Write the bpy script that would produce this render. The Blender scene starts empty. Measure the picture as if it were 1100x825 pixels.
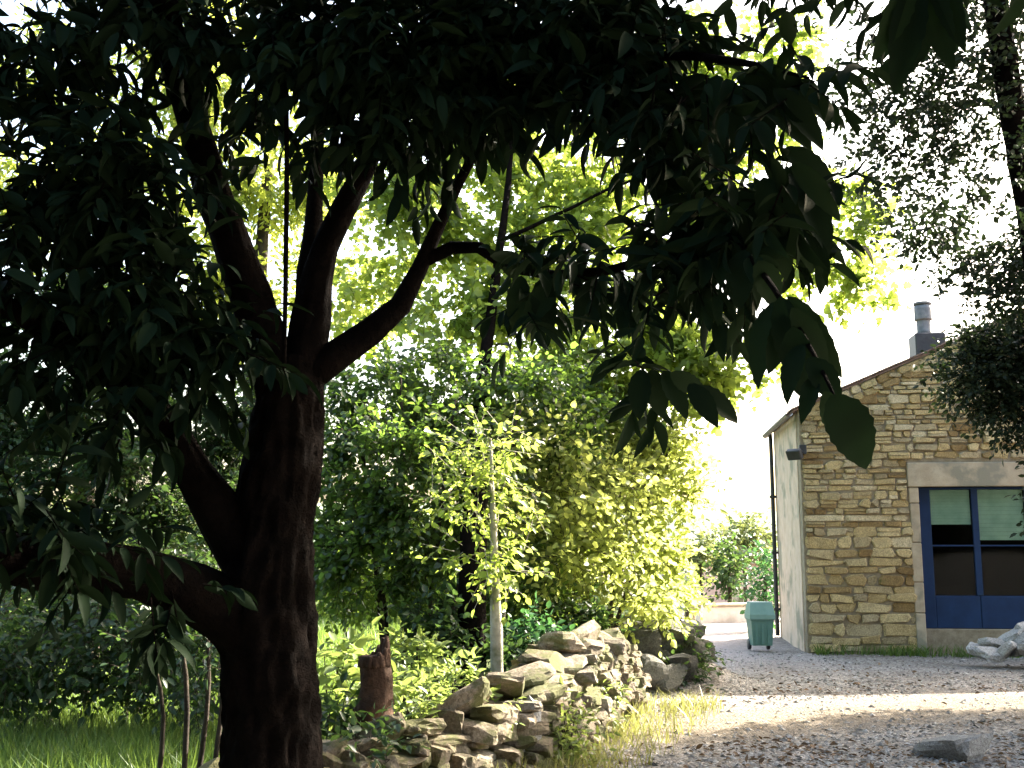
import bpy, math, random
import numpy as np

SC = bpy.context.scene
COL = SC.collection
RNG = np.random.default_rng(11)
random.seed(11)
R = math.radians

# ------------------------------------------------------------------ camera
F_PX, W_PX, CX, CY = 1180.0, 1100.0, 550.0, 412.5
PITCH = math.atan((595 - CY) / F_PX)
CAM = np.array([0.0, 0.0, 1.6])
cam_d = bpy.data.cameras.new('camera')
cam = bpy.data.objects.new('camera', cam_d)
COL.objects.link(cam)
cam.location = CAM
cam.rotation_euler = (R(90) + PITCH, 0, 0)
cam_d.sensor_width = 36
cam_d.lens = 36 * F_PX / W_PX
cam_d.clip_end = 6000
cam_d.clip_start = 0.05
SC.camera = cam

# ------------------------------------------------------------------ light
SUN_AZ, SUN_EL = R(54), R(32)          # azimuth to the right of the view, elevation
world = bpy.data.worlds.new('World')
SC.world = world
world.use_nodes = True
nt = world.node_tree
nt.nodes.clear()
sky = nt.nodes.new('ShaderNodeTexSky')
sky.sky_type = 'NISHITA'
sky.sun_disc = False
sky.sun_elevation = SUN_EL
sky.sun_rotation = SUN_AZ
sky.air_density = 1.3
sky.dust_density = 6.0
sky.ozone_density = 1.0
bg = nt.nodes.new('ShaderNodeBackground')
bg.inputs['Strength'].default_value = 0.13
wo = nt.nodes.new('ShaderNodeOutputWorld')
nt.links.new(sky.outputs[0], bg.inputs[0])
nt.links.new(bg.outputs[0], wo.inputs[0])

sun_d = bpy.data.lights.new('sun', 'SUN')
sun_d.energy = 5.0
sun_d.angle = R(0.5)
sun_d.color = (1.0, 0.93, 0.80)
sun = bpy.data.objects.new('sun', sun_d)
COL.objects.link(sun)
to_sun = np.array([math.sin(SUN_AZ) * math.cos(SUN_EL), math.cos(SUN_AZ) * math.cos(SUN_EL), math.sin(SUN_EL)])
from mathutils import Vector
sun.rotation_euler = Vector(to_sun).to_track_quat('Z', 'Y').to_euler()

SC.view_settings.view_transform = 'Standard'
SC.view_settings.look = 'None'
SC.view_settings.gamma = 1.0
SC.view_settings.use_curve_mapping = False
SC.view_settings.exposure = 3.0
SC.cycles.max_bounces = 6
SC.cycles.diffuse_bounces = 3
SC.cycles.glossy_bounces = 2
SC.cycles.transmission_bounces = 4
SC.cycles.use_denoising = True
SC.cycles.sample_clamp_indirect = 6.0


# ------------------------------------------------------------------ pixel -> world helpers
def ray(px, py):
    xc, yc = (px - CX) / F_PX, (CY - py) / F_PX
    return np.array([xc, math.cos(PITCH) - math.sin(PITCH) * yc, math.sin(PITCH) + math.cos(PITCH) * yc])


def at(px, py, Y):
    d = ray(px, py)
    return CAM + d * (Y / d[1])


def on_ground(px, py, z=0.0):
    d = ray(px, py)
    return CAM + d * ((z - CAM[2]) / d[2])


def unit(v):
    return v / (np.linalg.norm(v, axis=-1, keepdims=True) + 1e-9)


# smooth value noise -------------------------------------------------
_T = np.random.default_rng(5).random((64, 64, 64))


def vnoise(p, scale=1.0):
    p = np.asarray(p, float) * scale + 100.0
    i = np.floor(p).astype(int)
    f = p - i
    f = f * f * (3 - 2 * f)
    out = 0
    for dx in (0, 1):
        for dy in (0, 1):
            for dz in (0, 1):
                w = (f[..., 0] if dx else 1 - f[..., 0]) * (f[..., 1] if dy else 1 - f[..., 1]) * (f[..., 2] if dz else 1 - f[..., 2])
                out = out + w * _T[(i[..., 0] + dx) % 64, (i[..., 1] + dy) % 64, (i[..., 2] + dz) % 64]
    return out


def fbm(p, scale=1.0, oct=3):
    s, a, t = 0, 1.0, 0
    for k in range(oct):
        s = s + a * vnoise(p, scale * 2 ** k)
        t += a
        a *= .5
    return s / t


# ------------------------------------------------------------------ mesh collector
class MB:
    def __init__(self):
        self.v, self.f, self.m, self.t, self.sm = [], [], [], [], []
        self.n = 0

    def add(self, verts, faces, mat=0, tint=0.5, smooth=False):
        verts = np.asarray(verts, float).reshape(-1, 3)
        self.v.append(verts)
        self.t.append(np.full(len(verts), tint) if np.isscalar(tint) else np.asarray(tint, float))
        for fc in faces:
            self.f.append([i + self.n for i in fc])
            self.m.append(mat)
            self.sm.append(smooth)
        self.n += len(verts)

    def bulk(self, verts, face_tpl, tint, mat=0, smooth=True):
        """verts (N,V,3); the same faces for every copy"""
        N, V, _ = verts.shape
        self.v.append(verts.reshape(-1, 3))
        self.t.append(np.repeat(tint, V))
        base = self.n
        for fc in face_tpl:
            idx = (np.arange(N) * V + base)[:, None] + np.array(fc)[None, :]
            self.f.append(idx)
            self.m.append(mat)
            self.sm.append(smooth)
        self.n += N * V

    def build(self, name, mats, parent=None):
        me = bpy.data.meshes.new(name)
        V = np.concatenate(self.v) if self.v else np.zeros((0, 3))
        tint = np.concatenate(self.t)
        loops, starts, totals, mi, sm = [], [], [], [], []
        pos = 0
        for fc, m, s in zip(self.f, self.m, self.sm):
            a = np.asarray(fc)
            if a.ndim == 1:
                a = a[None]
            k, n = a.shape
            loops.append(a.ravel())
            starts.append(pos + np.arange(k) * n)
            totals.append(np.full(k, n))
            mi.append(np.full(k, m))
            sm.append(np.full(k, s))
            pos += k * n
        loops, starts, totals = np.concatenate(loops), np.concatenate(starts), np.concatenate(totals)
        mi, sm = np.concatenate(mi), np.concatenate(sm)
        if parent is not None:
            p_ = parent
            while p_ is not None:
                V = V - np.array(p_.location)[None]
                p_ = p_.parent
        me.vertices.add(len(V))
        me.vertices.foreach_set('co', V.astype(np.float32).ravel())
        me.loops.add(len(loops))
        me.loops.foreach_set('vertex_index', loops.astype(np.int32))
        me.polygons.add(len(starts))
        me.polygons.foreach_set('loop_start', starts.astype(np.int32))
        me.polygons.foreach_set('loop_total', totals.astype(np.int32))
        me.polygons.foreach_set('material_index', mi.astype(np.int32))
        me.polygons.foreach_set('use_smooth', sm.astype(bool))
        at_ = me.attributes.new('tint', 'FLOAT', 'POINT')
        at_.data.foreach_set('value', tint.astype(np.float32))
        for m in (mats if isinstance(mats, (list, tuple)) else [mats]):
            me.materials.append(m)
        me.update(calc_edges=True)
        me.validate()
        o = bpy.data.objects.new(name, me)
        COL.objects.link(o)
        if parent is not None:
            o.parent = parent
        return o


def tag(o, label=None, cat=None, group=None, kind=None):
    if label: o['label'] = label
    if cat: o['category'] = cat
    if group: o['group'] = group
    if kind: o['kind'] = kind
    return o


def thing(name, loc, label, cat, group=None):
    o = bpy.data.objects.new(name, None)
    COL.objects.link(o)
    o.location = [float(x) for x in loc]
    o.empty_display_size = .2
    return tag(o, label, cat, group)


BOXF = [(0, 3, 2, 1), (4, 5, 6, 7), (0, 1, 5, 4), (1, 2, 6, 5), (2, 3, 7, 6), (3, 0, 4, 7)]


def box(mb, o, ax, ay, az, x0, x1, y0, y1, z0, z1, mat=0, tint=.5, bev=0.0):
    """a box in the frame o + ax*x + ay*y + az*z, optionally with bevelled vertical edges"""
    def q(x, y, z): return o + ax * x + ay * y + az * z
    if bev <= 0:
        vs = [q(x0, y0, z0), q(x1, y0, z0), q(x1, y1, z0), q(x0, y1, z0), q(x0, y0, z1), q(x1, y0, z1), q(x1, y1, z1), q(x0, y1, z1)]
        mb.add(vs, BOXF, mat, tint)
        return
    b = min(bev, (x1 - x0) * .45, (y1 - y0) * .45, (z1 - z0) * .45)
    vs, idx = [], {}
    for i in (0, 1):
        for j in (0, 1):
            for k in (0, 1):
                X, Y, Z = (x0, x1)[i], (y0, y1)[j], (z0, z1)[k]
                sx, sy, sz = (1, -1)[i] * b, (1, -1)[j] * b, (1, -1)[k] * b
                for a, p in (('x', (X, Y + sy, Z + sz)), ('y', (X + sx, Y, Z + sz)), ('z', (X + sx, Y + sy, Z))):
                    idx[i, j, k, a] = len(vs)
                    vs.append(q(*p))
    g = lambda i, j, k, a: idx[i, j, k, a]
    fs = []
    for i in (0, 1): fs.append([g(i, 0, 0, 'x'), g(i, 1, 0, 'x'), g(i, 1, 1, 'x'), g(i, 0, 1, 'x')][::(-1, 1)[i]])
    for j in (0, 1): fs.append([g(0, j, 0, 'y'), g(1, j, 0, 'y'), g(1, j, 1, 'y'), g(0, j, 1, 'y')][::(1, -1)[j]])
    for k in (0, 1): fs.append([g(0, 0, k, 'z'), g(1, 0, k, 'z'), g(1, 1, k, 'z'), g(0, 1, k, 'z')][::(-1, 1)[k]])
    for i in (0, 1):
        for j in (0, 1):
            fs.append([g(i, j, 0, 'x'), g(i, j, 0, 'y'), g(i, j, 1, 'y'), g(i, j, 1, 'x')])
    for i in (0, 1):
        for k in (0, 1):
            fs.append([g(i, 0, k, 'x'), g(i, 0, k, 'z'), g(i, 1, k, 'z'), g(i, 1, k, 'x')])
    for j in (0, 1):
        for k in (0, 1):
            fs.append([g(0, j, k, 'y'), g(0, j, k, 'z'), g(1, j, k, 'z'), g(1, j, k, 'y')])
    for i in (0, 1):
        for j in (0, 1):
            for k in (0, 1): fs.append([g(i, j, k, 'x'), g(i, j, k, 'y'), g(i, j, k, 'z')])
    mb.add(vs, fs, mat, tint)


def spline(pts, n):
    """Catmull-Rom through (x,y,z,r) points"""
    P = np.asarray(pts, float)
    P = np.vstack([2 * P[0] - P[1], P, 2 * P[-1] - P[-2]])
    segs = len(P) - 3
    out = []
    for s in np.linspace(0, segs - 1e-6, n):
        i = int(s)
        t = s - i
        a, b, c, d = P[i:i + 4]
        out.append(.5 * (2 * b + (c - a) * t + (2 * a - 5 * b + 4 * c - d) * t * t + (3 * b - a - 3 * c + d) * t ** 3))
    out = np.array(out)
    out[:, 3] = np.maximum(out[:, 3], .002)
    return out


def tube(mb, pts, n=None, sides=10, mat=0, rough=0.0, ridge=0.0, tint=.5, wob=0.0):
    pts = np.asarray(pts, float)
    L = np.sum(np.linalg.norm(np.diff(pts[:, :3], axis=0), axis=1))
    n = n or max(4, int(L / .25) + 2)
    S = spline(pts, n)
    if wob:
        o = np.stack([fbm(S[:, :3] + k * 17.3, 1.1, 3) - .5 for k in range(3)], -1)
        S[:, :3] += o * wob * np.linspace(0, 1, n)[:, None] ** .5
    T = unit(np.gradient(S[:, :3], axis=0))
    ref = np.array([0.31, 0.94, 0.12]) if abs(T[0] @ np.array([0, 0, 1.])) > .5 else np.array([0, 0.1, 1.])
    U = unit(np.cross(T, ref))
    Vv = np.cross(T, U)
    th = np.linspace(0, 2 * math.pi, sides, endpoint=False)
    r = S[:, 3][:, None] * np.ones(sides)[None]
    C = S[:, None, :3] + 0
    D = np.cos(th)[None, :, None] * U[:, None] + np.sin(th)[None, :, None] * Vv[:, None]
    if rough or ridge:
        base = C + D * r[..., None]
        if rough: r = r * (1 + rough * (fbm(base, 4.0, 3) - .5) * 2)
        if ridge:
            q = base.copy()
            q[..., 2] *= .22
            nn = vnoise(q, 26.0)
            r = r * (1 - ridge * np.abs(nn - .5) * 2)
    V = C + D * r[..., None]
    faces = []
    for i in range(n - 1):
        for j in range(sides):
            k = (j + 1) % sides
            faces.append((i * sides + j, i * sides + k, (i + 1) * sides + k, (i + 1) * sides + j))
    faces.append(tuple(range(sides))[::-1])
    faces.append(tuple((n - 1) * sides + j for j in range(sides)))
    mb.add(V.reshape(-1, 3), faces, mat, tint, smooth=True)


# ------------------------------------------------------------------ materials
def new_mat(name):
    m = bpy.data.materials.new(name)
    m.use_nodes = True
    t = m.node_tree
    t.nodes.clear()
    out = t.nodes.new('ShaderNodeOutputMaterial')
    return m, t, out


def N(t, typ, **kw):
    n = t.nodes.new(typ)
    for k, v in kw.items():
        if k in n.inputs.keys() if isinstance(k, str) else False:
            n.inputs[k].default_value = v
        else:
            setattr(n, k, v)
    return n


def ramp(t, src, stops, interp='LINEAR'):
    r = t.nodes.new('ShaderNodeValToRGB')
    r.color_ramp.interpolation = interp
    el = r.color_ramp.elements
    while len(el) < len(stops): el.new(.5)
    for e, (p, c) in zip(el, stops):
        e.position = p
        e.color = (*c, 1)
    t.links.new(src, r.inputs[0])
    return r.outputs[0]


def mix(t, fac, a, b, mode='MIX'):
    n = t.nodes.new('ShaderNodeMix')
    n.data_type = 'RGBA'
    n.blend_type = mode
    for inp, val in ((0, fac), (6, a), (7, b)):
        if hasattr(val, 'is_output') or isinstance(val, bpy.types.NodeSocket):
            t.links.new(val, n.inputs[inp])
        elif inp == 0:
            n.inputs[0].default_value = val
        else:
            n.inputs[inp].default_value = (*val, 1)
    return n.outputs[2]


def noise(t, vec, scale, detail=4, rough=.6, out=0):
    n = t.nodes.new('ShaderNodeTexNoise')
    n.inputs['Scale'].default_value = scale
    n.inputs['Detail'].default_value = detail
    n.inputs['Roughness'].default_value = rough
    if vec is not None: t.links.new(vec, n.inputs['Vector'])
    return n.outputs[out]


def attr(t, name='tint'):
    a = t.nodes.new('ShaderNodeAttribute')
    a.attribute_name = name
    return a.outputs['Fac']


def obj_coord(t):
    return t.nodes.new('ShaderNodeTexCoord').outputs['Object']


def principled(t, color, rough=.8, spec=.3, bump=None, bump_d=.01, metal=0.0):
    p = t.nodes.new('ShaderNodeBsdfPrincipled')
    if isinstance(color, bpy.types.NodeSocket): t.links.new(color, p.inputs['Base Color'])
    else: p.inputs['Base Color'].default_value = (*color, 1)
    if isinstance(rough, bpy.types.NodeSocket): t.links.new(rough, p.inputs['Roughness'])
    else: p.inputs['Roughness'].default_value = rough
    p.inputs['Specular IOR Level'].default_value = spec
    p.inputs['Metallic'].default_value = metal
    if bump is not None:
        b = t.nodes.new('ShaderNodeBump')
        b.inputs['Distance'].default_value = bump_d
        b.inputs['Strength'].default_value = 1.0
        t.links.new(bump, b.inputs['Height'])
        t.links.new(b.outputs[0], p.inputs['Normal'])
    return p.outputs[0]


def leaf_mat(name, dark, light, trans, fac, rough=.45, spec=.35):
    m, t, out = new_mat(name)
    tn = attr(t)
    base = mix(t, tn, dark, light)
    p = principled(t, base, rough, spec)
    tr = t.nodes.new('ShaderNodeBsdfTranslucent')
    tc = mix(t, tn, tuple(c * .75 for c in trans), trans)
    t.links.new(tc, tr.inputs['Color'])
    mx = t.nodes.new('ShaderNodeMixShader')
    mx.inputs[0].default_value = fac
    t.links.new(p, mx.inputs[1])
    t.links.new(tr.outputs[0], mx.inputs[2])
    t.links.new(mx.outputs[0], out.inputs[0])
    return m


def simple_mat(name, c1, c2, scale=6, rough=.85, spec=.2, bump=.004, bscale=40, use_tint=0.0, c3=None):
    m, t, out = new_mat(name)
    oc = obj_coord(t)
    n1 = noise(t, oc, scale, 5, .65)
    c = ramp(t, n1, [(.32, c1), (.68, c2)])
    if c3 is not None:
        n3 = noise(t, oc, scale * .37, 4, .6)
        k = ramp(t, n3, [(.52, (0, 0, 0)), (.62, (1, 1, 1))])
        c = mix(t, k, c, c3)
    if use_tint:
        tn = attr(t)
        v = t.nodes.new('ShaderNodeHueSaturation')
        mm = t.nodes.new('ShaderNodeMath')
        mm.operation = 'MULTIPLY_ADD'
        mm.inputs[1].default_value = use_tint
        mm.inputs[2].default_value = 1 - use_tint * .5
        t.links.new(tn, mm.inputs[0])
        t.links.new(mm.outputs[0], v.inputs['Value'])
        t.links.new(c, v.inputs['Color'])
        c = v.outputs[0]
    b = noise(t, oc, bscale, 6, .7)
    t.links.new(principled(t, c, rough, spec, b, bump), out.inputs[0])
    return m


M = {}
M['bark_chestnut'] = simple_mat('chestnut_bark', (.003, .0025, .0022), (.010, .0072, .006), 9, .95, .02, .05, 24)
M['bark_dark'] = simple_mat('dark_bark', (.025, .02, .015), (.07, .055, .04), 8, .9, .15, .02, 30)
M['bark_pale'] = simple_mat('pale_bark', (.24, .21, .16), (.46, .42, .34), 7, .85, .2, .01, 30, c3=(.10, .11, .05))
M['bark_brown'] = simple_mat('stump_bark', (.03, .018, .012), (.09, .05, .032), 8, .9, .15, .02, 30)
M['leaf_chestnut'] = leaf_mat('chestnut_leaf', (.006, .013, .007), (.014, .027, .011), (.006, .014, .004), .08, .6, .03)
M['leaf_maple'] = leaf_mat('maple_leaf', (.05, .09, .016), (.11, .16, .03), (.42, .54, .08), .56, .4, .4)
M['leaf_ash'] = leaf_mat('ash_leaf', (.07, .11, .02), (.15, .19, .035), (.52, .60, .10), .6)
M['leaf_shrub'] = leaf_mat('shrub_leaf', (.12, .16, .04), (.24, .27, .075), (.62, .70, .17), .6)
M['leaf_hazel'] = leaf_mat('hazel_leaf', (.016, .038, .013), (.045, .085, .024), (.22, .36, .05), .5, .35, .5)
M['leaf_hedge'] = leaf_mat('hedge_leaf', (.012, .03, .012), (.032, .062, .022), (.10, .18, .035), .32, .45, .25)
M['leaf_oak'] = leaf_mat('oak_leaf', (.012, .022, .012), (.025, .040, .018), (.03, .05, .014), .2, .55, .2)
M['leaf_far'] = leaf_mat('far_leaf', (.07, .10, .035), (.14, .17, .06), (.22, .26, .07), .4)
M['leaf_weed'] = leaf_mat('weed_leaf', (.06, .11, .025), (.15, .19, .05), (.36, .46, .10), .45)
M['leaf_ivy'] = leaf_mat('ivy_leaf', (.02, .075, .03), (.05, .14, .05), (.08, .2, .05), .35)
M['grass'] = leaf_mat('grass_blade', (.035, .09, .02), (.10, .17, .035), (.22, .32, .05), .4)
M['straw'] = leaf_mat('dry_grass_blade', (.10, .12, .035), (.30, .27, .10), (.34, .35, .09), .35)
M['litter'] = leaf_mat('dry_leaf', (.06, .038, .024), (.24, .16, .10), (.14, .09, .04), .15, .8, .1)


# ------------------------------------------------------------------ foliage
def tpl_broad():
    v = np.array([(0, 0, 0), (.28, .42, .07), (.62, .40, .05), (1, 0, -.10), (.62, -.40, .05), (.28, -.42, .07)])
    return v, [(0, 3, 2, 1), (0, 5, 4, 3)]


def tpl_star():
    """lobed leaf"""
    v = np.array([(0, 0, 0), (.10, .38, .06), (.34, .52, .02), (.42, .26, .04), (.70, .34, .0), (1, 0, -.1),
                  (.70, -.34, .0), (.42, -.26, .04), (.34, -.52, .02), (.10, -.38, .06), (.45, 0, .0)])
    return v, [(0, 10, 3, 2), (0, 2, 1), (10, 5, 4, 3), (0, 8, 7, 10), (0, 9, 8), (10, 7, 6, 5)]


def tpl_long(ns=7, serr=0.0):
    s = np.linspace(0, 1, ns + 2)
    wd = np.sin(np.pi * np.clip(s, 0, 1) ** .85) ** .75
    v, f = [(0, 0, 0)], []
    for i in range(1, ns + 1):
        w = .5 * wd[i] * (1 + (serr if i % 2 else -serr))
        c = -.22 * s[i] ** 2
        v += [(s[i], w, c + .16 * w), (s[i], 0, c), (s[i], -w, c + .16 * w)]
    v.append((1, 0, -.25))
    tip = len(v) - 1
    f += [(0, 2, 1), (0, 3, 2)]
    for i in range(ns - 1):
        a = 1 + 3 * i
        f += [(a, a + 1, a + 4, a + 3), (a + 1, a + 2, a + 5, a + 4)]
    a = 1 + 3 * (ns - 1)
    f += [(a, a + 1, tip), (a + 1, a + 2, tip)]
    return np.array(v), f


def place_leaves(mb, tpl, pos, d, nrm, length, width, tint, mat=0):
    v, f = tpl
    d = unit(d)
    side = unit(np.cross(nrm, d))
    nn = np.cross(d, side)
    V = pos[:, None] + length[:, None, None] * (v[None, :, 0, None] * d[:, None] + v[None, :, 2, None] * nn[:, None]) \
        + (width)[:, None, None] * v[None, :, 1, None] * side[:, None]
    mb.bulk(V, f, tint, mat)


def ball(n, rng, p=.45):
    d = unit(rng.normal(size=(n, 3)))
    return d * (rng.random(n) ** p)[:, None]


def foliage(mb, centres, radii, n_twigs, tpl, L, aspect, rng, K=6, tl=.35, droop=.25, updir=.8, twig_r=.004, lump=1.0, sub=0):
    """centres (n,3), radii (n,3) ellipsoids, n_twigs per ellipsoid"""
    starts, outw = [], []
    for c, r, n in zip(centres, radii, n_twigs):
        b = ball(int(n), rng)
        if sub:
            m_ = max(5, int(sub))
            sc_ = ball(m_, rng, .5)
            pick = rng.integers(0, m_, int(n))
            g_ = sc_[pick] + ball(int(n), rng, .6) * .40 * rng.uniform(.6, 1.2, m_)[pick][:, None]
            keep_ = rng.random(int(n)) < .8
            b = np.where(keep_[:, None], g_, b)
        # uneven outline: lumpy radius
        k = .72 + .75 * (fbm(unit(b) * 1.0 + np.asarray(c) * 3.1, 1.7 * lump, 2) - .25)
        starts.append(np.asarray(c) + b * k[:, None] * np.asarray(r))
        outw.append(unit(b))
    S = np.concatenate(starts)
    O = np.concatenate(outw)
    n = len(S)
    ax = unit(O * .55 + rng.normal(size=(n, 3)) * .5 + np.array([0, 0, .1 - droop]))
    tlen = tl * rng.uniform(.6, 1.3, n)
    if twig_r:
        U = unit(np.cross(ax, np.array([.3, .2, .93])))
        W = np.cross(ax, U)
        E = S + ax * tlen[:, None]
        vs = []
        for P_, rr in ((S, twig_r), (E, twig_r * .4)):
            for a in (0, 2.094, 4.189):
                vs.append(P_ + (U * math.cos(a) + W * math.sin(a)) * rr)
        mb.bulk(np.stack(vs, 1), [(0, 1, 4, 3), (1, 2, 5, 4), (2, 0, 3, 5)], np.full(n, .5), 1)
    tw_t = rng.random(n)
    pos, d, nr, ln, tt = [], [], [], [], []
    sidev = unit(np.cross(ax, rng.normal(size=(n, 3)) * .35 + np.array([0, 0, 1.])))
    for k in range(K):
        s = (k + .7) / K
        sg = 1 if k % 2 else -1
        p = S + ax * (tlen * s)[:, None]
        dd = unit(ax * (.45 if k < K - 1 else 1.3) + sidev * sg * (.85 if k < K - 1 else .1) + rng.normal(size=(n, 3)) * .28 + np.array([0, 0, -droop]))
        nn = unit(np.array([0, 0, updir]) + rng.normal(size=(n, 3)) * .45)
        pos.append(p); d.append(dd); nr.append(nn)
        ln.append(L * rng.uniform(.55, 1.2, n))
        tt.append(np.clip(tw_t * .6 + rng.random(n) * .4, 0, 1))
    pos, d, nr, ln, tt = map(np.concatenate, (pos, d, nr, ln, tt))
    place_leaves(mb, tpl, pos, d, nr, ln, ln * aspect * rng.uniform(.8, 1.15, len(ln)), tt)
    return S


def px_clumps(lst, depth_k=.9, dk=1.0, rk=1.0):
    """(px, py, Y, rx_px, ry_px, density) -> world ellipsoids"""
    C, Rd, D = [], [], []
    for px, py, Y, rx, ry, den in lst:
        s = Y / F_PX
        C.append(at(px, py, Y))
        Rd.append((rx * s * rk, max(.25, depth_k * .5 * (rx + ry) * s * rk), ry * s * rk))
        D.append(den * dk)
    return C, Rd, D


def count_twigs(Rd, D, leaf_area, K):
    """density = layers of leaves seen through the clump"""
    out = []
    for r, d in zip(Rd, D):
        out.append(max(4, d * math.pi * r[0] * r[2] / (leaf_area * K)))
    return out


def limbs_to(mb, nodes, centres, rng, r0=.05, mat=0, every=1):
    """branches from the nearest node of the skeleton to each clump"""
    nodes = [np.asarray(n, float) for n in nodes]
    for i, c in enumerate(centres):
        if i % every: continue
        c = np.asarray(c)
        best = min(nodes, key=lambda n: np.linalg.norm(n[:3] - c) + max(0, n[2] - c[2]) * .8)
        rr = min(best[3] * .6, r0)
        mid = (best[:3] + c) / 2 + rng.normal(size=3) * .08 + np.array([0, 0, .06 * np.linalg.norm(c - best[:3])])
        mid2 = mid + (c - best[:3]) * .25 + rng.normal(size=3) * .10
    tube(mb, [(*best[:3], rr), (*mid, rr * .65), (*mid2, rr * .45), (*c, rr * .2)], sides=6, wob=.35)


def w4(p, r):
    return (*p, r)


# ================================================================== SETTING
# ---- ground: one sheet, fine near the camera and stretching to the horizon
def ground_z(x, y):
    p = np.stack([x, y, np.zeros_like(x)], -1)
    z = .10 * (fbm(p, .35, 3) - .5) + .035 * (fbm(p, 2.3, 2) - .5)
    wallx = np.interp(y, [6, 8.4, 10, 12.8, 20], [-1.4, .05, .55, 1.5, 3.0])
    left = np.clip((wallx - .3 - x) / 1.2, 0, 1)
    z = z - .16 * left
    z = z + .05 * np.clip(1 - np.abs(x - wallx) / .9, 0, 1)
    z = z + .50 * np.exp(-(((x - 1.85) / .75) ** 2 + ((y - 13.9) / .75) ** 2))
    near = np.clip((28 - np.hypot(x, y)) / 8, 0, 1)
    far = np.clip((np.hypot(x, y) - 45) / 300, 0, 1)
    return z * near + far ** 2 * 2.0 - .02


def stretched(lo, hi, fine, n_out, reach):
    mid = np.arange(lo, hi + 1e-6, fine)
    g = np.geomspace(fine, reach, n_out)
    return np.concatenate([lo - g[::-1], mid, hi + g])


gx = stretched(-9, 11, .16, 36, 2500)
gy = stretched(3, 27, .16, 36, 2500)
GX, GY = np.meshgrid(gx, gy)
GZ = ground_z(GX, GY)
mb = MB()
nx_, ny_ = len(gx), len(gy)
ii, jj = np.meshgrid(np.arange(nx_ - 1), np.arange(ny_ - 1))
q = (jj * nx_ + ii).ravel()
mb.v.append(np.stack([GX, GY, GZ], -1).reshape(-1, 3))
mb.t.append(np.zeros(nx_ * ny_))
mb.n = nx_ * ny_
mb.f.append(np.stack([q, q + 1, q + 1 + nx_, q + nx_], -1))
mb.m.append(0); mb.sm.append(True)
wallx = np.interp(GY, [6, 8.4, 10, 12.8, 20, 40], [-1.4, .05, .55, 1.5, 3.0, 5.0])
green = np.clip((wallx - GX) / .8, 0, 1)
PN = np.stack([GX, GY, GZ * 0], -1)
# worn track of pale dirt across the yard
trk = np.interp(GX, [-1, .8, 2, 3.4, 5, 8], [9.6, 10.2, 10.9, 11.6, 12.2, 13.0])
track = np.clip(1.25 - np.abs(GY - trk) / (1.0 + .5 * (fbm(PN, .8, 2) - .5)), 0, 1) * (1 - green)
lane = np.clip(1 - np.abs(GX - (3.3 + (GY - 17) * .06)) / 2.0, 0, 1) * np.clip((GY - 15) / 3, 0, 1)


def ground_mat():
    m, t, out = new_mat('yard_ground')
    g = t.nodes.new('ShaderNodeNewGeometry').outputs['Position']
    n_big = noise(t, g, .9, 5, .6)
    n_mid = noise(t, g, 6, 5, .7)
    n_fine = noise(t, g, 55, 4, .75)
    vor = t.nodes.new('ShaderNodeTexVoronoi')
    vor.inputs['Scale'].default_value = 34
    t.links.new(g, vor.inputs['Vector'])
    vor2 = t.nodes.new('ShaderNodeTexVoronoi')
    vor2.inputs['Scale'].default_value = 13
    t.links.new(g, vor2.inputs['Vector'])
    peb = ramp(t, vor.outputs['Color'], [(.15, (.12, .11, .10)), (.5, (.34, .315, .29)), (.9, (.58, .54, .50))])
    soil = ramp(t, n_mid, [(.3, (.11, .09, .07)), (.7, (.29, .25, .21))])
    k = ramp(t, n_big, [(.36, (.25, .25, .25)), (.62, (.85, .85, .85))])
    yard = mix(t, k, soil, peb)
    pale = ramp(t, n_mid, [(.3, (.17, .135, .095)), (.7, (.26, .215, .16))])
    pale = mix(t, .2, pale, soil)
    c = mix(t, attr(t, 'track'), yard, pale)
    lanec = ramp(t, n_mid, [(.3, (.36, .30, .28)), (.7, (.48, .42, .40))])
    c = mix(t, attr(t, 'lane'), c, lanec)
    gr = ramp(t, n_mid, [(.3, (.030, .045, .012)), (.7, (.075, .095, .025))])
    c = mix(t, attr(t, 'green'), c, gr)
    c = mix(t, .35, c, ramp(t, n_fine, [(.3, (.25, .25, .25)), (.7, (1, 1, 1))]), 'MULTIPLY')
    add = t.nodes.new('ShaderNodeMath')
    add.operation = 'MULTIPLY_ADD'
    t.links.new(vor.outputs['Distance'], add.inputs[0])
    add.inputs[1].default_value = -1.2
    t.links.new(n_fine, add.inputs[2])
    t.links.new(principled(t, c, .95, .1, add.outputs[0], .02), out.inputs[0])
    return m


M['ground'] = ground_mat()
ground = tag(mb.build('ground', M['ground']), kind='structure')
for nm, arr in (('green', green), ('track', track), ('lane', lane)):
    a = ground.data.attributes.new(nm, 'FLOAT', 'POINT')
    a.data.foreach_set('value', arr.astype(np.float32).ravel())

# ---- far hills
mb = MB()
xs = np.linspace(-700, 900, 90)
V, Fc = [], []
for x in xs:
    h = 14 + 46 * fbm(np.array([[x * .004, 3.3, 0]]), 1.0, 4)[0]
    V += [(x, 560, -2), (x, 700, h * .75), (x, 880, h), (x, 1100, -2)]
for i in range(len(xs) - 1):
    for k in range(3):
        a = i * 4 + k
        Fc.append((a, a + 4, a + 5, a + 1))
mb.add(V, Fc, smooth=True)
M['hill'] = simple_mat('far_hill', (.10, .13, .09), (.20, .22, .15), .02, .95, .05, .01, 1)
tag(mb.build('hill', M['hill']), kind='structure')


def gz(x, y):
    return float(ground_z(np.array([x]), np.array([y]))[0])


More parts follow.
